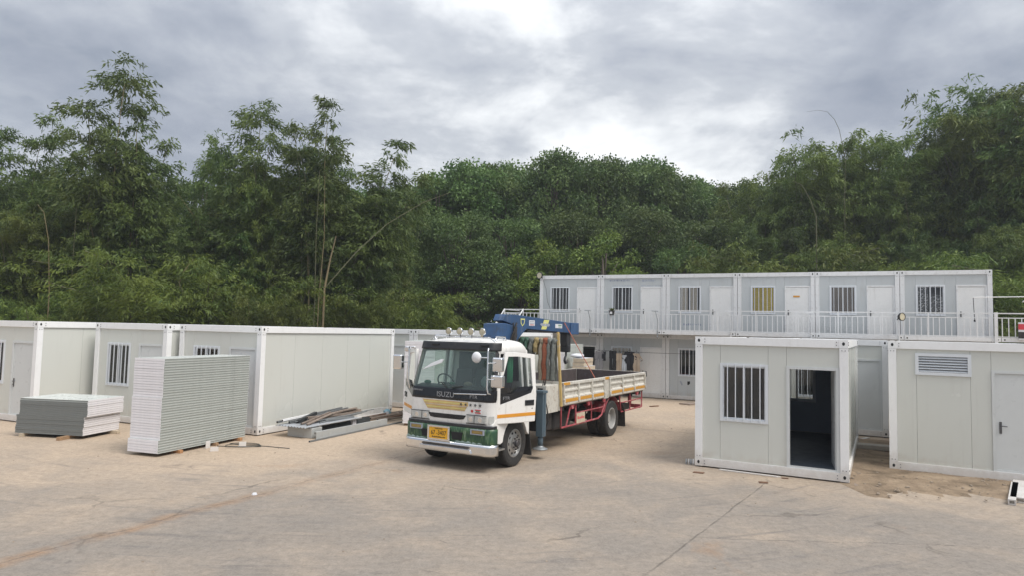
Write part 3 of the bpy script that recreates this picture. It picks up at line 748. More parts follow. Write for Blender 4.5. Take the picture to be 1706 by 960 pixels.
# washing line
wl0, wl1 = tp(1.0, -.62, 2.17), tp(9.5, -.62, 2.10)
tag(obj('washing_line', MB().tube([wl0.lerp(wl1, k/12)+Vector((0, 0, -.10*math.sin(math.pi*k/12))) for k in range(13)], .008, 5).mesh('washing_line', 'dark_steel')), 'thin wire washing line stretched along the ground floor of the block', 'line')
def garment(name, label, cat, a, w0, w1, h_, mat, dz=0., sleeves=False, legs=False, hang=True):
    t = thing(name, label, cat, tuple(tp(a, -.62, 2.06+dz)), TYAW, 'washing on the line')
    m_ = MB(); n_ = 10; rows = 10; P = []
    for j in range(rows+1):
        f_ = j/rows; wv = w0+(w1-w0)*f_
        P.append([((i/n_-.5)*wv, .03*math.sin(i*1.1+a*7)*(.3+f_)+.02*math.sin(j*.9), -h_*f_-.02*abs(math.sin(i*.8+a))) for i in range(n_+1)])
    if legs:
        m_.grid(P[:4])
        for s_ in (-1, 1):
            Q = []
            for j in range(3, rows+1):
                f_ = j/rows; wv = (w0+(w1-w0)*f_); c_ = s_*wv*.26
                Q.append([(c_+(i/4-.5)*wv*.46, .03*math.sin(i+j*.5+s_), -h_*f_) for i in range(5)])
            m_.grid(Q)
    else: m_.grid(P)
    part('cloth', m_, mat, t, True, solid=.02)
    if sleeves:
        for s_ in (-1, 1):
            q = MB(); q.grid([[(s_*(w0*.42+.02*i), .02, -.03-.02*i) for i in range(1)]+[(s_*(w0*.5+.12), .02, -.28), (s_*(w0*.5+.03), .0, -.34)], [(s_*w0*.40, .0, -.18)]+[(s_*(w0*.5+.12), .0, -.30), (s_*(w0*.5+.03), -.02, -.36)]])
            part('sleeve', q, mat, t, True, solid=.02)
    if hang: part('hanger', MB().tube([(-.16, 0, -.03), (0, 0, .06), (.16, 0, -.03)], .008, 5).tube([(0, 0, .06), (0, 0, .12), (.02, 0, .14)], .006, 5), 'dark_steel', t)
garment('trousers', 'pair of grey trousers on the washing line near the post', 'trousers', 3.18, .42, .40, 1.05, 'cloth_grey', -.05, legs=True)
garment('towel', 'dark grey rolled towel hanging beside the grey trousers', 'towel', 3.42, .18, .16, .42, 'cloth_black', -.02)
garment('jacket', 'long black jacket with white stripe on the washing line', 'jacket', 3.83, .34, .30, 1.15, 'cloth_black', .02, legs=True)
garment('trousers', 'pair of tan trousers hanging next to the black jacket', 'trousers', 4.12, .26, .26, 1.12, 'cloth_tan', -.08, legs=True)
garment('shirt', 'pale blue shirt partly behind the black t-shirt', 'shirt', 4.36, .20, .24, 1.0, 'cloth_pale', -.15)
garment('shirt', 'black t-shirt on a hanger on the washing line', 'shirt', 4.58, .46, .42, .82, 'cloth_black', 0, sleeves=True)
garment('shirt', 'tan shirt with a sleeve out beside the black t-shirt', 'shirt', 4.90, .30, .30, .95, 'cloth_tan', -.06, sleeves=True)

# ------------------------------------------------------------------ the crane truck
TRX, TRY, TRYAW = -.776, 14.941, -2.095
trk = thing('crane_truck', 'white flatbed truck with blue loading crane, green painted bumper and both doors open', 'truck', (TRX, TRY, 0), TRYAW)
def twp(a, l, z):
    c, s_ = math.cos(TRYAW), math.sin(TRYAW); return Vector((TRX+a*c-l*s_, TRY+a*s_+l*c, z))
def plan(s_, grow=0., hw=1.06, fa=1.0):
    sg_ = 1 if s_ >= 0 else -1; q = abs(s_); fl_ = hw-.18
    if q <= .7: return fa-.02*(q/.7)**2+grow, sg_*fl_*q/.7
    t = (q-.7)/.3*math.pi/2
    return fa-.02-(.20+grow*.0)*(1-math.cos(t))+grow*math.cos(t), sg_*(fl_+(.18+grow)*math.sin(t))
def zoff(z): return 0 if z < 1.45 else (-(z-1.45)*.12 if z < 1.62 else -.0204-(z-1.62)*.26)
def zsc(z): return 1 if z < 1.62 else 1-.08*(z-1.62)/.86
def fpt(s_, z, grow=0.):
    a, l = plan(s_, grow); return (a+zoff(z), l*zsc(z), z)
def fgrid(s0, s1, z0, z1, grow=0., ns=28, nz=6):
    return MB().grid([[fpt(s0+(s1-s0)*i/ns, z0+(z1-z0)*j/nz, grow) for i in range(ns+1)] for j in range(nz+1)])
part('front_panel', fgrid(-1, 1, .93, 1.44), 'truck_white', trk, True, solid=.03)
part('front_garnish', fgrid(-.97, .97, 1.405, 1.64, .006), 'black_gloss', trk, True, solid=.02)
ws = part('windshield', fgrid(-.88, .88, 1.64, 2.47, 0, 28, 10), 'windshield', trk, True)
for s0, s1 in ((-1, -.88), (.88, 1)):
    part('pillar', fgrid(s0, s1, 1.60, 2.50, .002, 5, 8), 'truck_white', trk, True, solid=.05)
    part('pillar_trim', fgrid(s0*.97 if s0 < 0 else s0-.02, s1+.02 if s0 < 0 else s1*.955, 1.63, 2.48, .006, 4, 8), 'black_plastic', trk, True, solid=.01)
vis = part('sun_visor', fgrid(-.985, .985, 2.44, 2.605, .035, 30, 5), 'black_plastic', trk, True, solid=.025)
for l in (-.52, .72):
    part('visor_lamp', MB().box(.755, .795, l-.10, l+.10, 2.525, 2.56), 'black_gloss', vis, bevel=.008)
# roof shell
def roof():
    m_ = MB(); P = []
    for a, zt, hw in ((.66, 2.46, .90), (.645, 2.545, .935), (.60, 2.595, .96), (.42, 2.63, .975), (.05, 2.655, .98), (-.25, 2.65, .975), (-.45, 2.63, .96), (-.55, 2.57, .94), (-.60, 2.47, .92)):
        row = []; zb = 2.38
        for k in range(25):
            t = math.pi*k/24; c, s_ = math.cos(t), math.sin(t)
            row.append((a, hw*math.copysign(abs(c)**.42, c), zb+(zt-zb)*abs(s_)**.5))
        P.append(row)
    m_.grid(P); return m_
part('roof', roof(), 'truck_white', trk, True, solid=.03)
# rear wall, quarter panels, floor, sill
part('rear_wall', MB().box(-.60, -.56, -.98, .98, .95, 2.42), 'truck_white', trk)
part('rear_curtain', MB().box(-.55, -.535, -.80, .80, 1.75, 2.35), 'cloth_black', trk)
part('cab_floor', MB().box(-.55, .85, -.95, .95, .98, 1.04), 'black_plastic', trk)
for sg_ in (-1, 1):
    y0, y1 = (1.0, 1.055) if sg_ > 0 else (-1.055, -1.0)
    q = MB(); q.box(-.60, -.26, y0, y1, 1.0, 1.62)
    def lean(a, z): return (a, sg_*(1.03-.08*max(0, (z-1.62))/.86), z)
    q.beam(lean(-.30, 1.6), lean(-.30, 2.42), .06, .085, (1, 0, 0)); q.beam(lean(-.565, 1.6), lean(-.55, 2.45), .06, .07, (1, 0, 0))
    qp = part('quarter_panel', q, 'truck_white', trk, bevel=.008)
    part('quarter_window', MB().grid([[lean(-.345, 1.62), lean(-.53, 1.62)], [lean(-.345, 2.42), lean(-.53, 2.42)]]), 'door_glass', qp)
    ar = [(.53*math.cos(R(t)), .5+.53*math.sin(R(t))) for t in range(8, 173, 11)]
    out = [(-.60, 1.06), (.79, 1.06), (.93, .96), (.93, .60), (.62, .545)]+ar+[(-.60, .60)]
    part('wheel_arch', MB().prism(out, sg_*.72, sg_*1.062, 'XZ'), 'truck_white', trk, bevel=.006)
    part('step', MB().box(.50, .90, sg_*.86 if sg_ > 0 else -1.10, 1.10 if sg_ > 0 else -.86, .425, .455), 'rim', trk)
    part('mud_guard', MB().grid([[(-.56, sg_*.70, .95), (-.56, sg_*1.06, .95)], [(-.66, sg_*.70, .6), (-.66, sg_*1.06, .6)], [(-.72, sg_*.70, .14), (-.72, sg_*1.08, .14)]]), 'rubber', trk, solid=.03)
# interior
part('dashboard', MB().prism([(.90, 1.45), (.90, 1.66), (.62, 1.69), (.50, 1.55), (.52, 1.1), (.6, 1.05), (.8, 1.05)], -.96, .96, 'XZ'), 'black_plastic', trk, bevel=.02)
sw = part('steering_wheel', MB().tube([(.36+.10*math.cos(t), -.52+.21*math.cos(t+math.pi/2), 1.70+.19*math.sin(t+math.pi/2)) for t in [2*math.pi*k/24 for k in range(25)]], .016, 6, False).tube([(.52, -.52, 1.5), (.37, -.52, 1.69)], .03, 6).beam((.37, -.72, 1.69), (.37, -.32, 1.69), .03, .02), 'black_plastic', trk, True)
for l, mt in ((-.52, 'seat'), (.0, 'seat'), (.52, 'seat_red')):
    se = part('seat', MB().box(-.35, .15, l-.23, l+.23, 1.14, 1.36), mt, trk, bevel=.05)
    part('backrest', MB().prism([(-.34, 1.34), (-.22, 1.34), (-.36, 1.98), (-.46, 1.98)], l-.22, l+.22, 'XZ'), 'seat', se, bevel=.04)
tag(part('curtain', MB().grid([[(-.15-.03*math.sin(k*1.1), .84+.02*math.cos(k*1.3), z) for k in range(1)]+[(-.15+.022*k, .86+.025*math.sin(k*1.4), z) for k in range(9)] for z in (1.75, 2.36)]), 'seat_green', trk, True, solid=.008), None, None)
bag_ = MB()
P = []
for i in range(7):
    t = math.pi*i/6; P.append([(.70+.09*math.sin(t)*math.cos(u), .72+.10*math.sin(t)*math.sin(u), 1.79-.11*math.cos(t)*(1+.2*math.sin(3*u))) for u in [2*math.pi*k/12 for k in range(13)]])
part('dash_bag', bag_.grid(P), 'cloth_pale', trk, True)
for l, zz, rr in ((.30, 1.73, .07), (-.1, 1.72, .05), (-.75, 1.72, .06)):
    P = [[(.72+rr*math.sin(math.pi*i/6)*math.cos(u), l+1.5*rr*math.sin(math.pi*i/6)*math.sin(u), zz-rr*.7*math.cos(math.pi*i/6)) for u in [2*math.pi*k/10 for k in range(11)]] for i in range(7)]
    part('dash_clutter', MB().grid(P), 'cloth_tan' if l > 0 else 'seat_green', trk, True)
# front details
gr = part('grille', MB().prism([(-.50, 1.115), (.46, 1.115), (.40, 1.035), (.30, 1.02), (-.34, 1.02), (-.44, 1.035)], .985, 1.006, 'YZ'), 'black_gloss', trk)
for k in range(3): part('slat', MB().box(1.004, 1.012, -.42+.02*k, .38-.02*k, 1.04+.023*k, 1.048+.023*k), 'black_plastic', gr)
for sg_ in (-1, 1):
    hl = part('headlight', MB().prism([(sg_*.50, .975), (sg_*.93, .985), (sg_*.95, 1.13), (sg_*.48, 1.13)], .93, 1.008, 'YZ'), 'lamp_lens', trk, bevel=.008)
    part('bezel', MB().box(.995, 1.012, min(sg_*.47, sg_*.95), max(sg_*.47, sg_*.95), .958, .974).box(.995, 1.012, min(sg_*.655, sg_*.67), max(sg_*.655, sg_*.67), .976, 1.13).box(.995, 1.011, min(sg_*.47, sg_*.95), max(sg_*.47, sg_*.95), 1.132, 1.142), 'dark_steel', hl)
    for c_ in (.575, .80):
        part('reflector', MB().lathe([(.001, 1.009), (.045, 1.0105), (.05, 1.0085)], (0, sg_*c_, 1.055), 'X', 14), 'chrome', hl)
    part('corner_lamp', fgrid(.80*sg_, .92*sg_, .985, 1.13, .008, 5, 3), 'lamp_lens', trk, True)
def bump_grid(z0, z1, grow, s=1.0, ns=30, nz=4, hw=1.12, fa=1.045):
    return MB().grid([[(*plan(-s+2*s*i/ns, grow, hw, fa), z0+(z1-z0)*j/nz) for i in range(ns+1)] for j in range(nz+1)])
bp = part('bumper', bump_grid(.555, .875, 0), 'bumper_green', trk, True, solid=.07)
part('bumper_cap', bump_grid(.872, .935, -.02), 'black_plastic', bp, True, solid=.10)
ch = part('chrome_bumper', bump_grid(.345, .56, .022), 'chrome', trk, True, solid=.06)
part('slot', MB().prism([(-.60, .485), (-.56, .505), (.56, .505), (.62, .485), (.56, .455), (-.56, .455)], 1.062, 1.074, 'YZ'), 'dark_steel', ch)
part('lip', MB().prism([(-.64, .45), (.62, .45), (.66, .37), (-.66, .37)], 1.05, 1.085, 'YZ'), 'chrome', ch, bevel=.01)
for l in (-.77, .77):
    fo = part('fog_lamp', MB().box(1.03, 1.058, l-.13, l+.13, .775, .845), 'amber', bp, bevel=.012)
    part('fog_frame', MB().box(1.028, 1.062, l-.16, l+.16, .846, .862).box(1.028, 1.062, l-.16, l+.16, .758, .774).box(1.028, 1.062, l-.16, l-.135, .774, .846).box(1.028, 1.062, l+.135, l+.16, .774, .846), 'sticker_grey', bp)
for l0, l1 in ((-.64, -.46), (.13, .42)):
    part('tow_opening', MB().prism([(l0, .77), (l1, .77), (l1-.03, .62), (l0+.04, .62)], 1.04, 1.056, 'YZ'), 'hole', bp)
# painted pale tufts along the lower edge of the bumper
rr = random.Random(8)
for k, l in enumerate([-.98+.125*i for i in range(4)]+[.30+.13*i for i in range(5)]):
    rx, rz = rr.uniform(.05, .08), rr.uniform(.022, .045); a_ = 1.045-.02*(l/.94)**2
    pr = [(l+rx*math.cos(t)*(1+.18*math.sin(5*t)), .572+rz*abs(math.sin(t))*(1+.2*math.cos(3*t))) for t in [math.pi*q/10 for q in range(11)]]
    part('painted_cloud', MB().prism(pr, a_-.01, a_+.0025, 'YZ'), 'painted_cloud', bp)
pl_ = part('number_plate', MB().box(1.06, 1.078, -.40, .07, .60, .83), 'plate_yellow', trk)
part('plate_frame', MB().box(1.055, 1.088, -.45, .12, .83, .868).box(1.055, 1.088, -.45, .12, .562, .60).box(1.055, 1.088, -.45, -.40, .60, .83).box(1.055, 1.088, .07, .12, .60, .83), 'chrome', pl_, bevel=.006)
def fm_(a, l, z): return Matrix(((0, 0, 1, a), (1, 0, 0, l), (0, 1, 0, z), (0, 0, 0, 1)))
def sm_(a, l, z): return Matrix(((-1, 0, 0, a), (0, 0, 1, l), (0, 1, 0, z), (0, 0, 0, 1)))
text_mesh('plate_number', '67 -3407', .135, 'ink', pl_, fm_(1.0785, -.165, .715), sx=.80)
text_mesh('plate_country', 'THAILAND', .042, 'ink', pl_, fm_(1.0785, -.165, .803))
pb = MB(); rr = random.Random(2); xx = -.33
while xx < .0:
    ww = rr.uniform(.012, .022); pb.box(1.0775, 1.0795, xx, xx+ww, .62, .62+rr.uniform(.016, .03)); xx += ww+.007
tag(part('plate_province', pb, 'ink', pl_), None, None, kind='stuff')
text_mesh('maker_name', 'ISUZU', .155, 'lettering', trk, fm_(1.008, -.07, 1.505), sx=1.05)
text_mesh('model_name', 'FTR', .09, 'lettering', trk, fm_(1.006, .63, 1.50), sx=1.25)
text_mesh('trim_name', 'FORWARD', .05, 'lettering', trk, fm_(.994, -.82, 1.565), sx=1.2, shear=.25)
gd = part('gold_stripe', MB().prism([(-.66, 1.385), (.50, 1.385), (.50, 1.30), (-.60, 1.30)], 1.000, 1.004, 'YZ'), 'gold', trk)
part('gold_stripe', MB().prism([(-.59, 1.288), (.47, 1.288), (.42, 1.20), (-.52, 1.20)], .999, 1.0035, 'YZ'), 'gold', trk)
part('stripe_line', MB().box(1.003, 1.0055, -.62, .49, 1.338, 1.352).box(1.003, 1.0055, -.55, .45, 1.236, 1.248), 'sticker_yellow', gd)
for k in range(5):
    l0 = .33+.115*k; z0 = 1.335; pr = []
    for q in range(10):
        a = math.pi/2+q*math.pi/5+.3*((k*7) % 3-1); r_ = .042 if q % 2 == 0 else .015; pr.append((l0+r_*math.cos(a), z0+r_*math.sin(a)))
    part('star', MB().prism(pr, 1.0035-.0009*k, 1.0068-.0009*k, 'YZ'), 'dark_steel', trk)
part('sticker', MB().lathe([(.001, .999), (.03, .999), (.03, 1.0025), (.001, 1.0025)], (0, .60, 1.215), 'X', 14), 'sticker_red', trk)
stk = part('sticker', MB().box(.985, .999, .66, .82, 1.165, 1.265), 'sticker_white', trk)
part('print', MB().box(.998, 1.001, .67, .81, 1.175, 1.20).box(.998, 1.001, .67, .81, 1.23, 1.255), 'sticker_red', stk)
part('print', MB().box(.998, 1.001, .69, .79, 1.205, 1.225), 'sticker_green', stk)
wp = part('wiper', MB().prism([(-.74, 1.615), (-.24, 1.79), (-.20, 1.865), (-.27, 1.862), (-.50, 1.775)], .965, .985, 'YZ'), 'sticker_white', trk, bevel=.004)
wp.rotation_euler = (0, R(-11), 0); wp.location = (.31, 0, .215)
part('wiper', MB().beam((1.0, .06, 1.66), (.965, .34, 1.70), .022, .02).beam((1.0, -.05, 1.655), (.985, -.2, 1.76), .02, .016), 'black_plastic', trk)
# doors
def door(sg_, opn):
    t = part('door', MB(), 'truck_white', trk)
    outer = [(0, .965), (.5, .955), (1.06, .955), (1.09, 1.5), (1.09, 2.37), (.6, 2.415), (.27, 2.415), (0, 1.63)]
    inner = [(.085, 1.36), (.45, 1.445), (.93, 1.565), (.985, 1.66), (.965, 2.285), (.6, 2.325), (.34, 2.325), (.09, 1.70)]
    oy = -1 if sg_ > 0 else 1
    f0, f1 = oy*.0, oy*-.055
    def tum(x, y, z): return (x, y-oy*.085*max(0, z-1.62)/.86, z)
    m_ = MB(); n_ = 8
    vs = [tum(p[0], f0, p[1]) for p in outer]+[tum(p[0], f0, p[1]) for p in inner]+[tum(p[0], f1, p[1]) for p in outer]+[tum(p[0], f1, p[1]) for p in inner]
    fs = []
    for i in range(n_):
        j = (i+1) % n_
        fs += [(i, j, n_+j, n_+i), (2*n_+j, 2*n_+i, 3*n_+i, 3*n_+j), (j, i, 2*n_+i, 2*n_+j), (n_+i, n_+j, 3*n_+j, 3*n_+i)]
    m_.add(vs, fs)
    t.data = m_.mesh('door', 'truck_white')
    bv = t.modifiers.new('bevel', 'BEVEL'); bv.width = .012; bv.segments = 2; bv.limit_method = 'ANGLE'
    part('window', MB().add([tum(p[0], (f0+f1)/2, p[1]) for p in inner], [tuple(range(n_))]), 'door_glass', t)
    lowp = [(.085, 1.36), (.45, 1.445), (.93, 1.565), (.985, 1.66), (.985, 1.70), (.55, 1.70), (.42, 1.575), (.09, 1.56)]
    q = MB(); q.add([tum(p[0], f0+oy*.004, p[1]) for p in lowp], [tuple(range(8))]); part('lower_window', q, 'black_gloss', t)
    y0, y1 = sorted((oy*-.002, oy*.004))
    part('stripe', MB().box(.01, 1.06, y0, y1, 1.085, 1.155), 'stripe_orange', t)
    hd = part('handle', MB().box(.76, 1.02, min(0, oy*.012), max(0, oy*.012), 1.30, 1.415), 'black_plastic', t, bevel=.02)
    part('pull', MB().box(.80, .98, min(oy*.012, oy*.026), max(oy*.012, oy*.026), 1.365, 1.395), 'black_gloss', hd)
    part('lock', MB().lathe([(.001, oy*.004), (.013, oy*.004), (.013, 0)], (.97, 0, 1.235), 'Y', 10), 'dark_steel', t)
    part('inner_trim', MB().box(.06, 1.02, *sorted((f1, f1-oy*.03)), 1.02, 1.34), 'black_plastic', t)
    if sg_ > 0:
        text_mesh('door_letters', 'FTR', .088, 'lettering', t, Matrix(((1, 0, 0, .24), (0, 0, -1, oy*.005), (0, 1, 0, 1.478), (0, 0, 0, 1))), sx=1.3)
    t.location = (.785, sg_*1.062, 0)
    t.rotation_euler = (0, 0, math.pi-sg_*R(opn))
    return t
door(1, 19); door(-1, 50)
bd_ = part('fender_badge', MB().box(.50, .72, 1.060, 1.066, .965, 1.02), 'sticker_white', trk, bevel=.004)
part('badge_print', MB().box(.53, .69, 1.0655, 1.068, .982, 1.004), 'ink', bd_)
# lamps and rails on the roof
for l in (-.30, -.015, .275, .56):
    rl = part('roof_lamp', MB().lathe([(.001, -.07), (.04, -.065), (.075, -.01), (.078, .03), (.07, .035)], (.60, l, 2.83), 'X', 18), 'chrome', trk, True)
    part('lens', MB().lathe([(.001, .036), (.04, .034), (.07, .028)], (.60, l, 2.83), 'X', 18), 'lampglass', rl, True)
    part('stem', MB().tube([(.58, l, 2.76), (.58, l, 2.69)], .012, 6), 'dark_steel', rl)
rk = part('roof_rail', MB().tube([(.58, -.78, 2.62), (.58, -.70, 2.71), (.58, .72, 2.71), (.58, .86, 2.62)], .014, 8), 'chrome', trk, True)
for l in (-.74, .82):
    part('roof_rail', MB().tube([(.52, l, 2.61), (.48, l, 2.73), (.12, l, 2.73), (.06, l, 2.61)], .016, 8).tube([(.45, l-.02, 2.62), (.40, l-.02, 2.70), (.17, l-.02, 2.70), (.13, l-.02, 2.62)], .012, 6), 'chrome', trk, True)
# mirrors
mb = part('mirror_bar', MB().tube([(.93, .93, 2.50), (1.0, .96, 2.49), (1.03, .97, 2.42), (1.06, .985, 1.70), (1.05, 1.0, 1.60), (.98, 1.02, 1.58)], .017, 8)
     .tube([(1.045, .98, 2.20), (1.0, 1.12, 2.21)], .012, 6).tube([(1.055, .985, 1.88), (1.0, 1.10, 1.88)], .012, 6).tube([(1.04, .975, 2.31), (1.06, .80, 2.31)], .012, 6).tube([(1.09, .99, 1.58), (1.10, .22, 1.55), (1.02, .16, 1.56)], .012, 6), 'chrome', trk, True)
part('mirror_housing', MB().box(.84, .98, 1.03, 1.26, 2.03, 2.32), 'chrome', mb, bevel=.035, seg=4)
part('mirror_housing', MB().box(.82, .98, 1.00, 1.27, 1.71, 1.97), 'chrome', mb, bevel=.04, seg=4)
part('round_mirror', MB().lathe([(.001, .05), (.06, .045), (.10, .02), (.115, -.01), (.10, -.015), (.001, -.015)], (1.06, .71, 2.31), 'X', 22), 'sticker_white', mb, True)
mf = part('mirror_bar', MB().tube([(.90, -.98, 2.46), (.92, -1.06, 2.47), (.96, -1.09, 2.40), (.98, -1.08, 1.75), (.95, -1.05, 1.58)], .017, 8).tube([(.965, -1.09, 2.13), (.93, -1.30, 2.13)], .012, 6).tube([(.90, -.98, 2.44), (.86, -1.18, 2.46), (.86, -1.2, 1.7)], .014, 6), 'chrome', trk, True)
part('mirror_housing', MB().box(.86, .99, -1.53, -1.29, 1.97, 2.29), 'chrome', mf, bevel=.035, seg=4)
part('mirror_housing', MB().box(.86, .95, -1.25, -1.13, 2.36, 2.48), 'chrome', mf, bevel=.03, seg=3)
# wheels
def tyre():
    pr = [(.29, -.115), (.31, -.13), (.40, -.14), (.465, -.132), (.488, -.11)]
    for k in range(5):
        c_ = -.088+.044*k
        pr += [(.490, c_-.014), (.490, c_+.010), (.478, c_+.013), (.478, c_+.019)]
    pr += [(.490, .102), (.488, .11), (.465, .132), (.40, .14), (.31, .13), (.29, .115)]
    return MB().lathe(pr, (0, 0, 0), 'Y', 40)
def wheel(a, l, kind):
    t = cpart('wheel', 't', tyre, 'rubber', trk, (a, l, .488), smooth=False)
    sg_ = 1 if l > 0 else -1; rot = None if sg_ > 0 else (0, 0, math.pi)
    if kind == 'front':
        cpart('rim', 'f', lambda: MB().lathe([(.29, -.11), (.295, .12), (.275, .125), (.262, .09), (.255, .085), (.15, .120), (.148, .15), (.10, .155), (.001, .155)], (0, 0, 0), 'Y', 32), 'rim', t, rot=rot, smooth=False)
        def hol():
            m_ = MB()
            for k in range(10):
                x, z = .212*math.cos(k*math.pi/5), .212*math.sin(k*math.pi/5); m_.lathe([(.001, .004), (.030, .004), (.030, -.004)], (x, .1005, z), 'Y', 10)
            return m_
        tag(cpart('rim_holes', 'f', hol, 'hole', t, rot=rot), None, None, kind='stuff')
        def nut():
            m_ = MB()
            for k in range(8):
                x, z = .125*math.cos(k*math.pi/4+.2), .125*math.sin(k*math.pi/4+.2); m_.tube([(x, .14, z), (x, .185, z)], .017, 6)
            m_.lathe([(.075, .15), (.075, .20), (.06, .215), (.001, .215)], (0, 0, 0), 'Y', 16); return m_
        tag(cpart('wheel_nuts', 'f', nut, 'dark_steel', t, rot=rot), None, None, kind='stuff')
    else:
        cpart('rim', 'r', lambda: MB().lathe([(.29, -.11), (.295, .12), (.28, .125), (.262, .10), (.235, .0), (.19, -.04), (.12, -.03), (.12, .02), (.10, .04), (.001, .04)], (0, 0, 0), 'Y', 32), 'rim_white', t, rot=rot)
        def nut():
            m_ = MB()
            for k in range(8):
                x, z = .155*math.cos(k*math.pi/4+.2), .155*math.sin(k*math.pi/4+.2); m_.tube([(x, -.04, z), (x, .0, z)], .018, 6)
            return m_
        tag(cpart('wheel_nuts', 'r', nut, 'dark_steel', t, rot=rot), None, None, kind='stuff')
for sg_ in (-1, 1):
    wheel(0, sg_*.925, 'front'); wheel(-5.28, sg_*1.04, 'rear'); wheel(-5.28, sg_*.73, 'rear')
part('front_axle', MB().tube([(0, -.85, .46), (0, .85, .46)], .06, 10), 'chassis', trk)
part('rear_axle', MB().tube([(-5.28, -.75, .488), (-5.28, .75, .488)], .08, 10).lathe([(.001, -.22), (.15, -.18), (.20, 0), (.15, .18), (.001, .22)], (-5.28, 0, .488), 'Y', 14), 'chassis', trk)
part('drive_shaft', MB().tube([(-.7, 0, .75), (-5.2, 0, .52)], .05, 8), 'chassis', trk)
part('engine', MB().box(-.55, .75, -.40, .40, .42, 1.0).box(-1.0, -.55, -.25, .25, .5, .9), 'chassis', trk, bevel=.05)
for l in (-.40, .34): part('frame_rail', MB().box(-7.85, .90, l, l+.06, .74, .98), 'chassis', trk)
for a in (-1.3, -2.6, -3.9, -6.5, -7.6): part('cross_member', MB().box(a, a+.10, -.34, .34, .78, .92), 'chassis', trk)
for a in (-2.2, -3.1, -4.0, -5.0, -6.0, -7.0, -7.7): part('bed_bearer', MB().box(a, a+.08, -1.14, 1.14, .98, 1.065), 'chassis', trk)
part('fuel_tank', MB().box(-2.95, -2.0, .48, .98, .50, .93), 'chassis', trk, bevel=.08, seg=3)
part('battery_box', MB().box(-1.9, -1.35, .46, .98, .55, .95), 'chassis', trk, bevel=.03)
part('air_tank', MB().tube([(-3.3, .72, .76), (-4.2, .72, .76)], .15, 14), 'chassis', trk, True)
part('fuel_tank', MB().box(-3.4, -2.0, -.98, -.48, .50, .93), 'chassis', trk, bevel=.08, seg=3)
# flap and wheel covers
for sg_ in (-1, 1):
    part('mud_flap', MB().grid([[(-6.02, sg_*.56, .88), (-6.02, sg_*1.18, .88)], [(-6.20, sg_*.56, .62), (-6.20, sg_*1.20, .62)], [(-6.26, sg_*.56, .16), (-6.26, sg_*1.20, .16)]]), 'rubber', trk, solid=.02)
part('spare_carrier', MB().box(-7.4, -6.6, -.5, .9, .55, .72), 'chassis', trk)
part('tail_guard', MB().box(-7.86, -7.80, -1.1, 1.1, .55, .66).box(-7.86, -7.80, -.8, -.7, .66, .98).box(-7.86, -7.80, .7, .8, .66, .98), 'red_guard', trk)
# load bed
B0, B1, BT, BB, BLh = -1.98, -7.92, 1.665, 1.10, 1.20
part('bed_floor', MB().box(B1, B0, -1.15, 1.15, 1.07, 1.13), 'bed_inside', trk)
part('headboard', MB().box(B0-.0, B0+.05, -1.15, 1.15, 1.0, BT+.02), 'bed_white', trk)
def gate(l_in, l_out, a0, a1, rib_n):
    sg_ = 1 if l_out > 0 else -1
    y0, y1 = sorted((l_in, l_out))
    g_ = part('side_gate', MB().box(a1+.004, a0-.004, y0, y1, BB, BT), 'bed_white', trk)
    lo_, hi_ = sorted((l_out, l_out+sg_*.045))
    part('cap_rail', MB().box(a1+.006, a0-.006, lo_, hi_, BT-.075, BT-.002), 'bed_white', g_, bevel=.01)
    part('lower_rail', MB().prism([(lo_ if sg_ > 0 else hi_, BB+.235), (hi_ if sg_ > 0 else lo_, BB+.195), (hi_ if sg_ > 0 else lo_, BB+.03), (lo_ if sg_ > 0 else hi_, BB+.002)], a1+.006, a0-.006, 'YZ'), 'bed_white', g_)
    part('ledge', MB().prism([(lo_ if sg_ > 0 else hi_, BB+.40), ((l_out+sg_*.028), BB+.375), (l_out+sg_*.028, BB+.34), (lo_ if sg_ > 0 else hi_, BB+.31)], a1+.006, a0-.006, 'YZ'), 'bed_white', g_)
    for k in range(rib_n+1):
        a = a0-.04-(a0-a1-.08)*k/rib_n
        part('rib', MB().box(a-.03, a+.03, *sorted((l_out, l_out+sg_*.055)), BB+.10, BT-.06), 'bed_white', g_, bevel=.008)
        part('hinge', MB().box(a-.035, a+.035, *sorted((l_out+sg_*.05, l_out+sg_*.075)), BB+.05, BB+.17), 'bed_white', g_, bevel=.01)
        if k < rib_n:
            a2 = a0-.04-(a0-a1-.08)*(k+1)/rib_n
            part('yellow_strip', MB().box(a2+.05, a-.05, *sorted((l_out+sg_*.046, l_out+sg_*.050)), BB+.085, BB+.165), 'truck_yellow', g_)
    part('inner_skin', MB().box(a1+.01, a0-.01, *sorted((l_in, l_in-sg_*.006)), BB+.035, BT-.01), 'bed_inside', g_)
    return g_
for sg_ in (-1, 1):
    gate(sg_*1.155, sg_*1.185, B0, -4.60, 3); gate(sg_*1.155, sg_*1.185, -4.92, B1, 3)
    part('gate_post', MB().box(-4.92, -4.60, *sorted((sg_*1.15, sg_*1.205)), BB-.02, BT+.005), 'bed_white', trk, bevel=.01)
    part('post_cap', MB().box(-4.915, -4.605, *sorted((sg_*1.206, sg_*1.212)), BT-.07, BT), 'truck_yellow', trk)
    part('yellow_edge', MB().box(B0-.35, B0-.01, *sorted((sg_*1.231, sg_*1.237)), BT-.07, BT-.004), 'truck_yellow', trk)
tg = part('tail_gate', MB().box(B1-.03, B1, -1.19, 1.19, BB, BT), 'bed_white', trk)
part('inner_skin', MB().box(B1, B1+.006, -1.13, 1.13, BB+.035, BT-.01), 'bed_inside', tg)
part('latch', MB().tube([(B1-.04, 1.2, BT+.02), (B1-.04, 1.24, BT+.02), (B1-.04, 1.25, BT-.14)], .014, 6), 'dark_steel', tg)
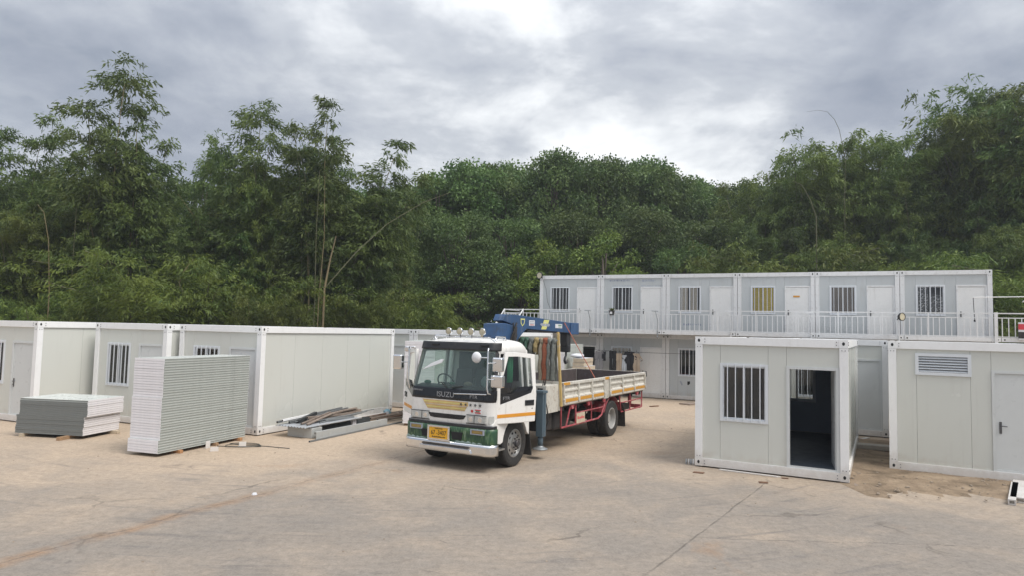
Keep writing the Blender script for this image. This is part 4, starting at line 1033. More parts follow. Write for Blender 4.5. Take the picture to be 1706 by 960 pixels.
for a in (-2.6, -3.6, -4.65, -7.3):
    part('rope_hook', MB().prism([(a-.10, BB-.01), (a+.10, BB-.01), (a+.06, BB-.11), (a-.06, BB-.11)], 1.155, 1.195, 'XZ'), 'red_guard', trk)
# side guards of red tube
def guard(sg_):
    y = sg_*1.15; t = part('side_guard', MB().tube([(-2.02, y, BB-.02), (-2.02, y, .585), (-4.3, y, .585), (-4.55, y, .66), (-4.70, y, .9), (-4.74, y, BB-.02)], .024, 8), 'red_guard', trk, True)
    part('brace', MB().tube([(-2.55, y, BB-.02), (-2.32, y, .60)], .022, 6), 'red_guard', t)
    part('brace', MB().tube([(-2.86, y, BB-.02), (-2.86, y, .60)], .022, 6), 'red_guard', t)
    part('brace', MB().tube([(-3.85, y, BB-.02), (-3.85, y, .60)], .018, 6), 'red_guard', t)
    part('middle_bar', MB().tube([(-2.86, y, .86), (-4.66, y, .86)], .018, 6), 'red_guard', t)
    part('plate', MB().box(-3.38, -2.88, y-.006 if sg_ > 0 else y-.026, y+.026 if sg_ > 0 else y+.006, .60, .85), 'wood_pale', t)
    pw = MB(); rr = random.Random(4); xx = -3.34
    while xx < -2.94:
        ww = rr.uniform(.02, .05); pw.box(xx, xx+ww, *sorted((y+sg_*.0262, y+sg_*.0275)), .70, .70+rr.uniform(.04, .08)); xx += ww+.014
    tag(part('plate_print', pw, 'sign_red', t), None, None, kind='stuff')
    t2 = part('side_guard', MB().tube([(-5.86, y, BB-.02), (-5.95, y, .80), (-6.0, y, .60), (-7.80, y, .60), (-7.80, y, BB-.02)], .022, 8), 'red_guard', trk, True)
    part('middle_bar', MB().tube([(-5.97, y, .86), (-7.80, y, .86)], .018, 6), 'red_guard', t2)
    part('brace', MB().tube([(-6.75, y, BB-.02), (-6.75, y, .60)], .018, 6), 'red_guard', t2)
    fd = MB(); fd.grid([[(-5.28+.60*math.cos(R(t_)), sg_*q, .50+.60*math.sin(R(t_))) for q in (.50, 1.17)] for t_ in range(20, 165, 12)])
    part('rear_fender', fd, 'red_guard', trk, True, solid=.012)
guard(1); guard(-1)
# crane between cab and bed
part('crane_base', MB().box(-1.50, -.86, -.95, .95, .98, 1.28), 'outrigger_grey', trk, bevel=.02)
part('crane_column', MB().prism([(-1.45, 1.28), (-.90, 1.28), (-.92, 2.0), (-.80, 2.55), (-.62, 2.70), (-.60, 3.02), (-.95, 3.04), (-1.48, 2.98), (-1.52, 2.5)], -.20, .20, 'XZ'), 'crane_blue', trk, bevel=.02)
bm = part('crane_boom', MB().prism([(-.92, 3.10), (-1.02, 3.25), (-1.50, 3.255), (-3.2, 3.19), (-5.0, 3.11), (-5.0, 2.83), (-3.2, 2.88), (-2.08, 2.92), (-1.62, 2.64), (-1.45, 2.63), (-1.36, 3.02)], -.14, .14, 'XZ'), 'crane_blue', trk, bevel=.012)
part('boom_tip', MB().box(-5.16, -4.62, -.17, .17, 2.80, 3.13), 'crane_blue', bm, bevel=.012)
part('boom_section', MB().box(-4.62, -2.2, -.10, .10, 2.83, 2.90), 'dark_steel', bm)
part('lift_cylinder', MB().tube([(-1.25, .22, 1.7), (-1.36, .22, 2.95)], .055, 10), 'chassis', trk, True)
part('hydraulic_hose', MB().tube([(-1.15, .21, 2.6), (-1.22, .27, 2.85), (-1.32, .28, 3.05), (-1.42, .2, 3.0), (-1.4, .24, 2.7)], .022, 6).tube([(-1.2, .20, 2.5), (-1.28, .25, 2.8), (-1.2, .25, 3.05)], .018, 6), 'rubber', trk, True)
sh = part('emblem', MB().prism([(-1.76, 3.17), (-1.98, 3.17), (-1.96, 3.05), (-1.86, 2.98), (-1.78, 3.05)], .138, .1425, 'XZ'), 'sticker_yellow', bm)
part('emblem_centre', MB().prism([(-1.79, 3.14), (-1.95, 3.14), (-1.93, 3.06), (-1.86, 3.01), (-1.81, 3.06)], .142, .144, 'XZ'), 'crane_blue', sh)
st1 = part('sticker', MB().box(-2.50, -2.20, .138, .143, 3.00, 3.14), 'sticker_white', bm)
part('print', MB().box(-2.47, -2.23, .1425, .1445, 3.095, 3.115).box(-2.47, -2.23, .1425, .1445, 3.055, 3.07), 'sticker_grey', st1); part('print', MB().box(-2.45, -2.25, .1425, .1445, 3.015, 3.035), 'sticker_red', st1)
st2 = part('sticker', MB().prism([(-2.86, 2.92), (-3.14, 2.92), (-3.32, 3.17), (-3.02, 3.17)][::-1], .138, .143, 'XZ'), 'sticker_yellow', bm)
part('wings', MB().prism([(-2.78, 3.05), (-2.86, 3.01), (-3.08, 3.0), (-3.30, 3.0), (-3.36, 3.04), (-3.30, 3.075), (-3.08, 3.07), (-2.86, 3.08)], .1425, .1445, 'XZ'), 'sticker_grey', st2)
text_mesh('letter', 'Z', .17, 'sticker_white', st2, sm_(-3.08, .145, 3.045), depth=.001)
st3 = part('sticker', MB().box(-4.10, -3.68, .138, .143, 2.965, 3.075), 'sticker_white', bm)
part('print', MB().box(-4.06, -3.86, .1425, .1445, 3.03, 3.055).box(-4.06, -3.86, .1425, .1445, 2.99, 3.005), 'sticker_green', st3)
hb = part('hook_block', MB().box(-4.76, -4.50, -.11, .11, 2.46, 2.83).box(-4.72, -4.54, -.13, .13, 2.30, 2.50), 'black_plastic', trk, bevel=.03)
part('hook', MB().tube([(-4.63, .02, 2.32), (-4.63, .02, 2.20), (-4.57, .02, 2.14), (-4.55, .02, 2.06), (-4.61, .02, 2.0), (-4.70, .02, 2.02), (-4.73, .02, 2.10)], [.03, .03, .035, .04, .042, .032, .015], 8), 'dark_steel', hb, True)
# outriggers
for sg_ in (-1, 1):
    og = part('outrigger', MB().box(-1.17, -1.0, *sorted((sg_*1.02, sg_*1.19)), .50, 1.50).box(-1.20, -.97, *sorted((sg_*.99, sg_*1.21)), 1.47, 1.53).box(-1.10, -1.06, *sorted((sg_*1.19, sg_*1.205)), .55, 1.45), 'outrigger_grey', trk, bevel=.012)
    part('leg', MB().tube([(-1.08, sg_*1.10, .52), (-1.08, sg_*1.10, .27)], .062, 14), 'outrigger_grey', og, True)
    part('foot', MB().lathe([(.07, .30), (.075, .27), (.17, .235), (.17, .215), (.001, .215)], (-1.08, sg_*1.10, 0), 'Z', 18), 'galv', og, True)
    part('brace', MB().beam((-1.02, sg_*1.0, 1.40), (-.9, sg_*.75, 1.1), .05, .05), 'outrigger_grey', og)
part('side_tool_box', MB().box(-1.93, -1.28, .62, 1.12, .98, 1.62), 'bed_white', trk, bevel=.01)
part('control_levers', MB().tube([(-1.3, 1.0, 1.5), (-1.3, 1.05, 1.78)], .012, 5).tube([(-1.36, 1.0, 1.5), (-1.36, 1.06, 1.76)], .012, 5).tube([(-1.42, 1.0, 1.5), (-1.42, 1.04, 1.77)], .012, 5).box(-1.48, -1.24, .92, 1.04, 1.40, 1.56), 'chassis', trk)
part('hose', MB().tube([(-1.25, 1.08, 1.4), (-1.34, 1.12, 1.1), (-1.40, 1.13, .8), (-1.33, 1.10, .62), (-1.22, 1.05, .58)], .022, 6), 'rubber', trk, True)
# rack over the headboard
part('rack_post', MB().beam((-1.95, 1.07, 2.86), (-1.95, 1.19, 1.10), .05, .05), 'post_worn', trk)
part('rack_post', MB().beam((-1.95, -1.07, 2.80), (-1.95, -1.19, 1.10), .05, .05), 'post_worn', trk)
part('rack_bar', MB().tube([(-1.95, -1.08, 2.66), (-1.95, 1.08, 2.66)], .03, 8), 'galv', trk)
part('rack_upright', MB().box(-1.97, -1.93, .10, .16, BT, 2.64).box(-1.97, -1.93, -.5, -.44, BT, 2.64), 'galv', trk)
# slings hung over the rack: things of their own
def sling(label, l, wdt, z0, mat, knot=True, thick=.05):
    p = twp(-1.95, l, 0)
    t = thing('lifting_sling', label, 'sling', tuple(p), TRYAW, 'lifting slings on the truck rack')
    P = []; rr = random.Random(int(l*97))
    for k in range(15):
        f_ = k/14
        if f_ < .5: a, z = -.06-.01*math.sin(k), z0+(2.62-z0)*(f_/.5)
        else: a, z = .06+.015*math.sin(k*1.3), 2.62-(2.62-z0*1.02)*((f_-.5)/.5)
        if k == 7: a, z = 0, 2.70
        ww = wdt*(1+.18*math.sin(k*1.9+l*5)); off = .012*math.sin(k*2.1+l*9)
        P.append([(a, off-ww/2, z), (a+.018, off-ww/6, z+.004), (a-.01, off+ww/6, z), (a, off+ww/2, z)])
    part('strap', MB().grid(P), mat, t, True, solid=.02)
    if knot:
        q = MB()
        for k in range(3): q.lathe([(.030, -wdt*.62), (.060, -wdt*.5), (.066, 0), (.060, wdt*.5), (.030, wdt*.62)], (.0, .006*k, 2.655-.02*k), 'Y', 10)
        part('fold', q, mat, t, True)
for i, (l, wd2, z0, mt, lab) in enumerate([(-.05, .09, 2.35, 'sling_grey', 'short grey sling at the inner end of the rack'), (.10, .10, 2.15, 'sling_green', 'green lifting sling bunched on the truck rack'), (.23, .08, 2.25, 'sling_green', 'shorter dark green sling beside the bunched green one'),
        (.36, .10, 2.2, 'sling_grey', 'grey sling between the green and the yellow slings'), (.50, .10, 2.30, 'sling_yellow', 'short yellow-brown sling knotted on the rack'), (.64, .085, 1.66, 'sling_tan', 'long tan sling hanging down in front of the headboard'),
        (.75, .11, 1.66, 'sling_rust', 'long rust-red lifting sling hanging from the rack'), (.855, .07, 1.68, 'sling_grey', 'long thin grey sling next to the rust-red one'), (.985, .085, 1.68, 'sling_grey', 'long grey-green sling nearest the yellow rack post')]):
    sling(lab, l, wd2, z0, mt)
tag(obj('tie_strap', MB().beam(twp(-4.20, .16, 3.12), twp(-4.35, 1.12, 1.50), .045, .012).mesh('tie_strap', 'orange_strap')), 'orange tie-down strap slanting from the blue boom into the bed', 'strap')

# ------------------------------------------------------------------ stacks of sandwich panels
def stack(name, label, group, corner, yaw, width, length, n, th, z0, skin, shift=None, jit=.006, edge=None):
    """corner = near right corner; local x runs left across the foam end, local y along the long side"""
    for k in range(n):
        sx_, sy_ = shift(k) if shift else (0, 0)
        jx, jy = random.uniform(-jit, jit), random.uniform(-jit, jit)
        t = thing(name, label, 'panel', (corner[0]+math.cos(yaw)*(sx_+jx)-math.sin(yaw)*(sy_+jy), corner[1]+math.sin(yaw)*(sx_+jx)+math.cos(yaw)*(sy_+jy), z0+k*th), yaw+random.uniform(-.0015, .0015), group)
        sk_ = edge if (edge == 'skin_shaded' and k < n-1) else skin  # only the top panel stays light; the rest carry painted side shade
        key = (round(width, 3), round(length, 3), th, sk_)
        def core(): return MB().box(-width+.014, -.014, 0, length, .0015, th-.004)
        def skn():
            m_ = MB(); e = .008
            m_.box(-width, 0, e, length-e, th-.012, th-.003).box(-width+.001, -.001, e, length-e, .0005, .010); return m_
        def edg():
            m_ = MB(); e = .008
            m_.box(-.013, -(.005 if edge == 'skin_shaded' else .008), e, length-e, .0102, th-.0122); return m_
        obj('foam_core', cached(('core',)+key, lambda: core().mesh('foam_core', 'foam')), t)
        obj('steel_skin', cached(('skin',)+key, lambda: skn().mesh('steel_skin', sk_)), t)
        for sg_ in (0, -(width-.0175)):
            obj('edge_profile', cached(('edge', edge)+key, lambda: edg().mesh('edge_profile', edge or skin)), t, (sg_, 0, 0))
def batten(label, p0, p1, w_, h_, mat, group='timbers under the panel stacks', name='timber_batten'):
    a, b_ = Vector(p0), Vector(p1); c = (a+b_)/2; yw = math.atan2(b_.y-a.y, b_.x-a.x); L_ = (b_-a).length/2
    t = thing(name, label, 'timber', (c.x, c.y, 0), yw, group); m_ = MB(); rr = random.Random(int(abs(c.x*31)))
    n_ = 6; P = []
    for k in range(n_+1):
        x = -L_+2*L_*k/n_; q = rr.uniform(-.004, .004); P.append([(x, -w_/2+q, .003), (x, -w_/2+q, h_+q*.5), (x, w_/2+q, h_+q*.5), (x, w_/2+q, .003), (x, -w_/2+q, .003)])
    m_.grid(P); m_.add(P[0][:4], [(0, 1, 2, 3)]); m_.add(P[-1][:4], [(3, 2, 1, 0)])
    part('timber', m_, mat, t, bevel=.004); return t
# tall stack: long side runs from the near corner up and to the right
c2 = Vector((-7.465, 14.49)); ydir = math.atan2(2.59, .878)-math.pi/2
def sh2(k): return (.0+.018*math.sin(k*.7)*(k % 13 == 0), -.05*((k > 4)+(k > 21)*.6)*-1+.004*k*.0)
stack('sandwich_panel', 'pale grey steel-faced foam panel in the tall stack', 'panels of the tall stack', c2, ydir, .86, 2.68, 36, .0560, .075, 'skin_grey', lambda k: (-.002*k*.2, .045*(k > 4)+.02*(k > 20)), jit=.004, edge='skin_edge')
e2 = Vector((-math.sin(ydir), math.cos(ydir))); w2 = Vector((-math.cos(ydir), -math.sin(ydir)))
for f_, mt in ((.22, 'wood_orange'), (.62, 'wood'), (.92, 'wood_orange')):
    q = c2+e2*2.68*f_; batten('orange-brown timber batten under the tall panel stack', (*(q-w2*.06), 0), (*(q+w2*.92), 0), .09, .07, mt)
# low stack: grey long side faces the yard, foam end faces right
c1 = Vector((-10.30, 16.44)); y1 = math.atan2(.29, -1.86)
e1 = Vector((math.cos(y1), math.sin(y1))); w1 = Vector((e1.y, -e1.x))
yaw1 = y1-math.pi/2
def low(k): return (0, -.075 if k >= 9 else (.0 if k > 3 else .02))
# local x must run back from the front face: use a mirrored corner at the back
w1b = Vector((-math.cos(yaw1), -math.sin(yaw1)))
stack('sandwich_panel', 'foam panel with side shade painted dark in the low stack', 'panels of the low stack', c1-w1b*(-0.0)+Vector((math.cos(yaw1), math.sin(yaw1)))*1.22, yaw1, 1.22, 1.88, 17, .0505, .085, 'skin_grey', low, edge='skin_shaded')
for f_, mt in ((.10, 'wood_pale'), (.62, 'wood'), ):
    q = c1+e1*1.86*(1-f_) if f_ < .2 else c1+e1*.42
    bk = Vector((math.cos(yaw1), math.sin(yaw1)))
    batten('worn timber batten under the low panel stack', (*(q-bk*(.05 if f_ < .2 else .28)), 0), (*(q+bk*1.12), 0), .09, .08, mt)
q = c1+Vector((math.cos(yaw1), math.sin(yaw1)))*1.02
batten('pale timber end sticking out behind the low panel stack', (*(q-e1*.14), 0), (*(q+e1*1.2), 0), .09, .08, 'wood_pale')
# stack behind the truck cab, and the ones beyond the bed
stack('sandwich_panel', 'pale grey foam panel in the stack standing behind the truck cab', 'panels behind the cab', Vector((-2.22, 19.95)), -.06, .93, 2.6, 48, .0505, .07, 'skin_grey')
for f_ in (.2, 2.3): batten('timber batten under the stack behind the cab', (-3.1, 19.95+f_, 0), (-2.2, 19.9+f_, 0), .09, .065, 'wood')
stack('sandwich_panel', 'pale foam panel in the stack beyond the truck bed', 'panels beyond the truck bed', Vector((2.02, 25.0)), -.42, 1.0, 2.2, 46, .0505, .07, 'skin_grey')
for f_ in (.2, 1.9): batten('timber batten under the stack beyond the bed', (1.15+f_*.4, 25.4+f_*.9, 0), (2.0+f_*.4, 25.0+f_*.9, 0), .09, .065, 'wood')
for k in range(13):
    t = thing('insulation_board', 'cream insulation board in the lower pile beside the tall pale stack', 'board', (2.30+random.uniform(-.03, .03), 24.95+random.uniform(-.03, .03), .03+k*.145), -.42+random.uniform(-.04, .04), 'cream boards beyond the truck bed')
    wdd = 1.0 if k < 11 else .8
    part('board', MB().box(0, wdd*.55, 0, 1.0, 0, .135), 'wood_pale', t, bevel=.008); part('facing', MB().box(-.002, wdd*.55+.002, -.002, 1.002, .1355, .140), 'cloth_white', t)
sk = thing('white_sack', 'crumpled white sack lying on the cream boards', 'sack', (2.52, 25.2, .03+13*.145+.005), -.4)
P = [[(.26*math.sin(math.pi*i/8)*math.cos(u)*(1+.15*math.sin(3*u+i)), .22*math.sin(math.pi*i/8)*math.sin(u), .07-.07*math.cos(math.pi*i/8)*(1+.25*math.sin(2*u+1))) for u in [2*math.pi*k/16 for k in range(17)]] for i in range(9)]
part('sack', MB().grid(P), 'cloth_white', sk, True)

# ------------------------------------------------------------------ scrap pile along the blank cabin side
BXo, BYo = -6.4985, 17.542
ce, se_ = -math.sin(YL), math.cos(YL)          # along the side, away from the viewer
def bp_(s_, r_, z=0.): return Vector((BXo+s_*ce+r_*se_, BYo+s_*se_-r_*ce, z))
def bar(name, label, cat, p0, p1, w_, h_, mat, group=None, tubew=False, pname='bar'):
    a, b_ = Vector(p0), Vector(p1)
    t = thing(name, label, cat, tuple(a), 0, group)
    m_ = MB().tube([(0, 0, 0), tuple((b_-a)*.5+Vector((0, 0, .004))), tuple(b_-a)], w_/2, 10) if tubew else MB().beam((0, 0, 0), b_-a, w_, h_)
    part(pname, m_, mat, t, tubew)
    if not tubew:
        dr = (b_-a).normalized(); part('open_end', MB().beam(-dr*.0012, dr*.001, w_*.72, h_*.72), 'hole', t)
    return t
SP = 'steel lengths and timbers on the scrap pile'
# corrugated sheet on foam blocks
cs = thing('corrugated_sheet', 'white corrugated roofing sheet lying under the scrap lengths', 'roof sheet', tuple(bp_(.25, .35, 0)), YL+math.pi/2)
P = []
nw = 64
for j in range(2):
    P.append([(j*2.3, -1.05*i/nw, .285+.012*(1 if (i//3) % 2 else -1)+(.01*j)) for i in range(nw+1)])
part('sheet', MB().grid(P), 'sheet_metal', cs, solid=.004)
fb = thing('foam_block', 'long pale grey block under the corrugated sheet', 'foam block', tuple(bp_(.42, .62, 0)), YL+math.pi/2)
part('block', MB().box(0, .40, -.80, 0, .003, .255), 'channel_grey', fb, bevel=.01)
fb = thing('foam_block', 'white foam block propping the far end of the corrugated sheet', 'foam block', tuple(bp_(2.25, .50, 0)), YL+math.pi/2)
part('block', MB().box(0, .16, -.8, 0, .003, .255), 'foam', fb, bevel=.01)
dk = thing('dark_board', 'black board leaning under the edge of the corrugated sheet', 'board', tuple(bp_(1.0, 1.30, 0)), YL+math.pi/2)
part('board', MB().beam((0, 0, .02), (2.1, .02, .02), .02, .03).add([(0, 0, .01), (2.1, 0, .01), (2.15, .1, .27), (.02, .1, .27)], [(0, 1, 2, 3)]), 'dark_sheet', dk, solid=.015)
# C-beam
cb = thing('channel_beam', 'pale grey steel channel beam on the ground before the scrap pile', 'beam', tuple(bp_(.40, 1.58, 0)), YL+math.pi/2)
part('web', MB().box(0, 3.1, -.012, .0, .01, .17), 'channel_grey', cb); part('flange', MB().box(0, 3.1, -.012, .065, .1705, .182), 'channel_grey', cb); part('flange', MB().box(0, 3.1, -.05, .0, .0, .0095), 'channel_grey', cb); part('lip', MB().box(0, 3.1, .054, .066, .13, .170), 'channel_grey', cb)
bar('steel_tube', 'long thin grey tube on the ground in front of the channel beam', 'tube', bp_(-.05, 1.76, .022), bp_(4.4, 1.66, .022), .04, .04, 'pipe_grey', None, pname='tube')
rr = random.Random(11)
rows = [(.25, .42, 2.75, .50, .36, .50, 'pipe_grey', .055), (.55, .55, 2.95, .55, .33, .47, 'pipe_grey', .06), (.35, .50, 1.55, .46, .40, .44, 'frame_white', .05), (.9, .62, 3.2, .72, .36, .43, 'wood_grey', .07),
        (.75, .95, 3.35, .70, .34, .40, 'wood_grey', .075), (1.2, .85, 3.3, .80, .35, .37, 'wood_grey', .06), (1.0, .75, 2.6, .95, .42, .38, 'wood_grey', .08), (1.5, 1.0, 2.9, .92, .34, .34, 'pipe_grey', .05),
        (.7, .70, 1.6, .52, .34, .46, 'dark_sheet', .09), (1.9, .75, 3.6, .60, .38, .30, 'wood_grey', .06), (1.3, 1.1, 2.4, 1.2, .34, .33, 'galv', .05), (.5, 1.0, 1.9, .78, .33, .48, 'wood_grey', .055), (2.0, .55, 3.7, .40, .36, .34, 'pipe_grey', .05)]
labs = ['dark steel tube highest at the cabin side of the scrap pile', 'dark square steel tube leaning on the scrap pile', 'short white strip on the near end of the scrap pile', 'weathered grey timber across the scrap pile', 'long bent grey timber in the middle of the scrap pile', 'thin grey batten on the scrap pile', 'thick weathered timber offcut on the scrap pile', 'short grey steel length at the outer edge of the scrap', 'wide black offcut under the scrap lengths', 'grey timber at the far end of the scrap pile', 'short galvanised strip on the corrugated sheet', 'tilted grey batten near the sheet end', 'grey tube end beyond the corrugated sheet']
for (s0, r0, s1, r1, z0, z1, mt, w_), lb in zip(rows, labs):
    nm = 'steel_tube' if mt in ('pipe_grey', 'galv') else ('timber' if mt == 'wood_grey' else 'offcut')
    bar(nm, lb, 'tube' if nm == 'steel_tube' else ('timber' if nm == 'timber' else 'offcut'), bp_(s0, r0, z0), bp_(s1, r1, z1), w_, w_*(.6 if nm == 'timber' else 1), mt, SP, pname='length')
for k in range(9):
    s0 = .5+rr.uniform(0, 1.1); r0 = .45+.085*k; L_ = rr.uniform(1.3, 2.3); z0 = .315+.012*(k % 4); z1 = z0+rr.uniform(.0, .10)
    bar('metal_profile', 'thin grey metal profile among the scrap lengths', 'profile', bp_(s0, r0, z0), bp_(s0+L_, r0+rr.uniform(-.25, .25), z1), .035, .022, ('galv', 'pipe_grey', 'wood_grey', 'rust')[k % 4] if k % 4 < 2 else 'galv', 'thin profiles on the scrap pile', pname='length')
# curved plank
pk = thing('plank', 'pale bent plank lying on top of the scrap pile', 'plank', tuple(bp_(0, 0, 0)), 0)
pts = [bp_(.55, 1.15, .335)-bp_(0, 0, 0), bp_(1.2, 1.0, .40)-bp_(0, 0, 0), bp_(1.9, .86, .47)-bp_(0, 0, 0), bp_(2.5, .80, .49)-bp_(0, 0, 0), bp_(3.1, .75, .50)-bp_(0, 0, 0)]
m_ = MB()
P = []
for i, q in enumerate(pts): P.append([tuple(q+bp_(0, -.045, 0)-bp_(0, 0, 0)), tuple(q+bp_(0, .045, 0)-bp_(0, 0, 0))])
part('plank', m_.grid(P), 'wood_grey', pk, solid=.025)
# far part of the pile
for k in range(9):
    s0 = 3.6+rr.uniform(0, .7); r0 = .25+.11*k; L_ = rr.uniform(1.0, 2.1)
    bar('timber', 'dark weathered timber lying on the ground past the scrap pile', 'timber', bp_(s0, r0, .04+.03*(k % 3)), bp_(s0+L_, r0+rr.uniform(-.12, .12), .05+.02*(k % 2)), .08, .05, ('wood_grey', 'rust', 'wood_grey')[k % 3], 'dark timbers past the scrap pile', pname='length')
wp2 = thing('white_trim', 'white folded steel trim lying by the cabin corner', 'trim', tuple(bp_(3.5, .22, 0)), YL+math.pi/2)
part('trim', MB().box(0, 1.7, -.03, .0, .10, .28).box(0, 1.7, -.12, -.03, .08, .10), 'frame_white', wp2)
bg_ = thing('plastic_bag', 'crumpled blue and white plastic bag at the cabin corner', 'bag', tuple(bp_(5.35, .28, 0)), .3)
P = [[(.13*math.sin(math.pi*i/8)*math.cos(u)*(1+.25*math.sin(4*u+i)), .11*math.sin(math.pi*i/8)*math.sin(u)*(1+.2*math.cos(3*u)), .10-.10*math.cos(math.pi*i/8)*(1+.1*math.sin(5*u))) for u in [2*math.pi*k/16 for k in range(17)]] for i in range(9)]
part('bag', MB().grid(P), 'bag_blue', bg_, True); part('label', MB().box(-.06, .05, -.135, -.10, .05, .13), 'cloth_white', bg_)
mt_ = thing('tarpaulin', 'dark blue tarpaulin scrap lying past the cabin corner', 'tarpaulin', tuple(bp_(5.6, .9, 0)), .2)
P = [[(.16*i-.4, .13*j-.3, .012+.03*abs(math.sin(i*1.3)*math.cos(j*1.7))) for i in range(7)] for j in range(6)]
part('sheet', MB().grid(P), 'dark_sheet', mt_, True, solid=.006)

# small things round the tall stack
def angle_piece(label, x, y, yaw, w_, h_, d_):
    t = thing('steel_angle', label, 'bracket', (x, y, 0), yaw, 'white brackets by the tall stack')
    part('upright', MB().box(-w_/2, w_/2, -.004, .0, .006, h_), 'frame_white', t); part('base', MB().box(-w_/2, w_/2, -.004, d_, .001, .0055), 'frame_white', t)
def G(u, v, z=0.):
    dv = Fv+Rv*((u-853)/FPX)-Uv*((v-480)/FPX); t = (z-CAM_H)/dv.z; return Vector((0, 0, CAM_H))+dv*t
q = G(346, 748); angle_piece('white steel bracket standing against the tall stack', q.x, q.y, 1.1, .12, .17, .1)
q = G(357, 753); angle_piece('white steel bracket lying flatter on the ground before the tall stack', q.x, q.y, .5, .17, .10, .12)
q = G(404, 745); angle_piece('white steel bracket by the cable coil', q.x, q.y, .6, .16, .11, .1)
q = G(405, 745); pts = []
for k in range(30):
    t = 2*math.pi*k/20; pts.append(q+Vector((.42*math.cos(t)*(1-.004*k), .26*math.sin(t), .012+.0012*k)))
e_ = G(484, 748); s_ = pts[-1]
pts += [s_.lerp(e_, f_)+Vector((0, .09*math.sin(math.pi*f_*1.3), .0))*1 for f_ in (.2, .4, .6, .8, 1)]
for p_ in pts[-5:]: p_.z = .012
b0 = G(362, 745); pts = [b0+Vector((0, 0, .012)), b0.lerp(pts[0], .5)+Vector((.0, -.10, .012))]+pts
tag(obj('cable', MB().tube(pts, .008, 6).mesh('cable', 'cable_dark', True)), 'dark cable coiled on the ground beside the tall stack', 'cable')
q = G(424, 825); tag(obj('stone', MB().lathe([(.001, .035), (.035, .028), (.05, .0), (.001, 0)], tuple(q), 'Z', 7).mesh('stone', 'cloth_white')), 'small white stone alone on the open yard', 'stone')

# things round the front cabins on the right
q = G(1457, 752); cs_ = thing('concrete_slab', 'broken pale concrete slab lying between the two front cabins', 'slab', (q.x, q.y, 0), -.35)
part('slab', MB().prism([(-.50, -.16), (.42, -.20), (.52, .10), (-.46, .22), (-.56, .05)], .035, .16, 'XY'), 'concrete_piece', cs_, bevel=.02)
q = G(1431, 811); tr_ = thing('slate_piece', 'dark triangular shard on the ground by the cabin corner', 'shard', (q.x, q.y, 0), .2)
part('shard', MB().prism([(-.13, -.05), (.12, -.06), (.02, .16)], .003, .022, 'XY'), 'wood_grey', tr_)
q0, q1 = G(1686, 843), G(1692, 806)
for lb, du, w_ in (('white square steel tube with open end sticking out under the vent cabin', 0, .115), ('second white steel tube lying beside the open-ended one', .27, .22)):
    t = thing('square_tube', lb, 'tube', (q0.x+du*.9, q0.y-du*.42+(.30 if du else 0), 0), math.atan2(q1.y-q0.y, q1.x-q0.x), 'white tubes under the vent cabin')
    L_ = 1.9; h2 = .10; k = .022
    part('bore_tone', MB().box(.03, .04, -w_/2+k, w_/2-k, .004+k, h2-k), 'concrete_piece', t)  # grey plate added to colour the tube's inside less dark
    part('tube', MB().box(0, L_, -w_/2, w_/2, .004, .004+k).box(0, L_, -w_/2, w_/2, h2-k, h2).box(0, L_, -w_/2, -w_/2+k, .004+k, h2-k).box(0, L_, w_/2-k, w_/2, .004+k, h2-k), 'frame_white_old', t)
q = G(1702, 838); t = thing('white_offcut', 'white sheet offcut on the earth by the steel tubes', 'offcut', (q.x+.2, q.y, 0), .1); part('sheet', MB().prism([(-.3, .12), (.4, .15), (.4, -.12), (.0, -.1)], .05, .056, 'XY'), 'frame_white', t)
for (u0, v0, u1, v1, mt, lb, hh) in ((1149, 775, 1158, 768, 'galv', 'bundle of thin metal strips at the open cabin corner', .05), (1198, 784, 1300, 797, 'frame_white', 'flat white strip along the foot of the open cabin', .02), (1155, 788, 1173, 790, 'rust', 'rusty plate piece before the open cabin corner', .012), (1264, 805, 1280, 806, 'rust', 'small rusty plate piece before the open cabin door', .012), (1302, 798, 1314, 799, 'rust', 'brown chip beside the white strip', .012), (1436, 733, 1447, 731, 'frame_white', 'thin white sliver behind the open cabin', .02), (1083, 679, 1097, 678, 'rust', 'rusty bar on the ground behind the truck bed', .03), (1140, 674, 1157, 676, 'wood_grey', 'dark mat lying by the ground-floor cabin', .05)):
    a, b_ = G(u0, v0), G(u1, v1)
    if 'bundle' in lb:
        t = thing('metal_strip', lb, 'strips', (a.x, a.y, 0), math.atan2(b_.y-a.y, b_.x-a.x)+.2)
        for k in range(4): part('strip', MB().box(0, .55-.05*k, -.09+.05*k, -.06+.05*k, .004, .035+.006*k), 'galv' if k % 2 else 'frame_white', t)
    else:
        t = thing('scrap_piece', lb, 'scrap', tuple((a+b_)/2), math.atan2(b_.y-a.y, b_.x-a.x)); L_ = (b_-a).length/2; w_ = .06 if 'strip' not in lb else .035
        if 'mat' in lb: w_ = .35
        part('piece', MB().prism([(-L_, -w_), (L_*.9, -w_*.8), (L_, w_), (-L_*.95, w_*.9)], .004, .004+hh, 'XY'), mt, t)
q = G(1362, 760)
# length of trim on the floor inside the open cabin
t = thing('floor_trim', 'grey metal strip lying on the dark floor inside the open doorway', 'strip', (4.088+2.55*math.cos(-.5036)-1.6*math.sin(-.5036), 14.885+2.55*math.sin(-.5036)+1.6*math.cos(-.5036), .163), -.5036+1.5)
part('strip', MB().box(-.6, .6, -.05, .05, 0, .02), 'galv', t)

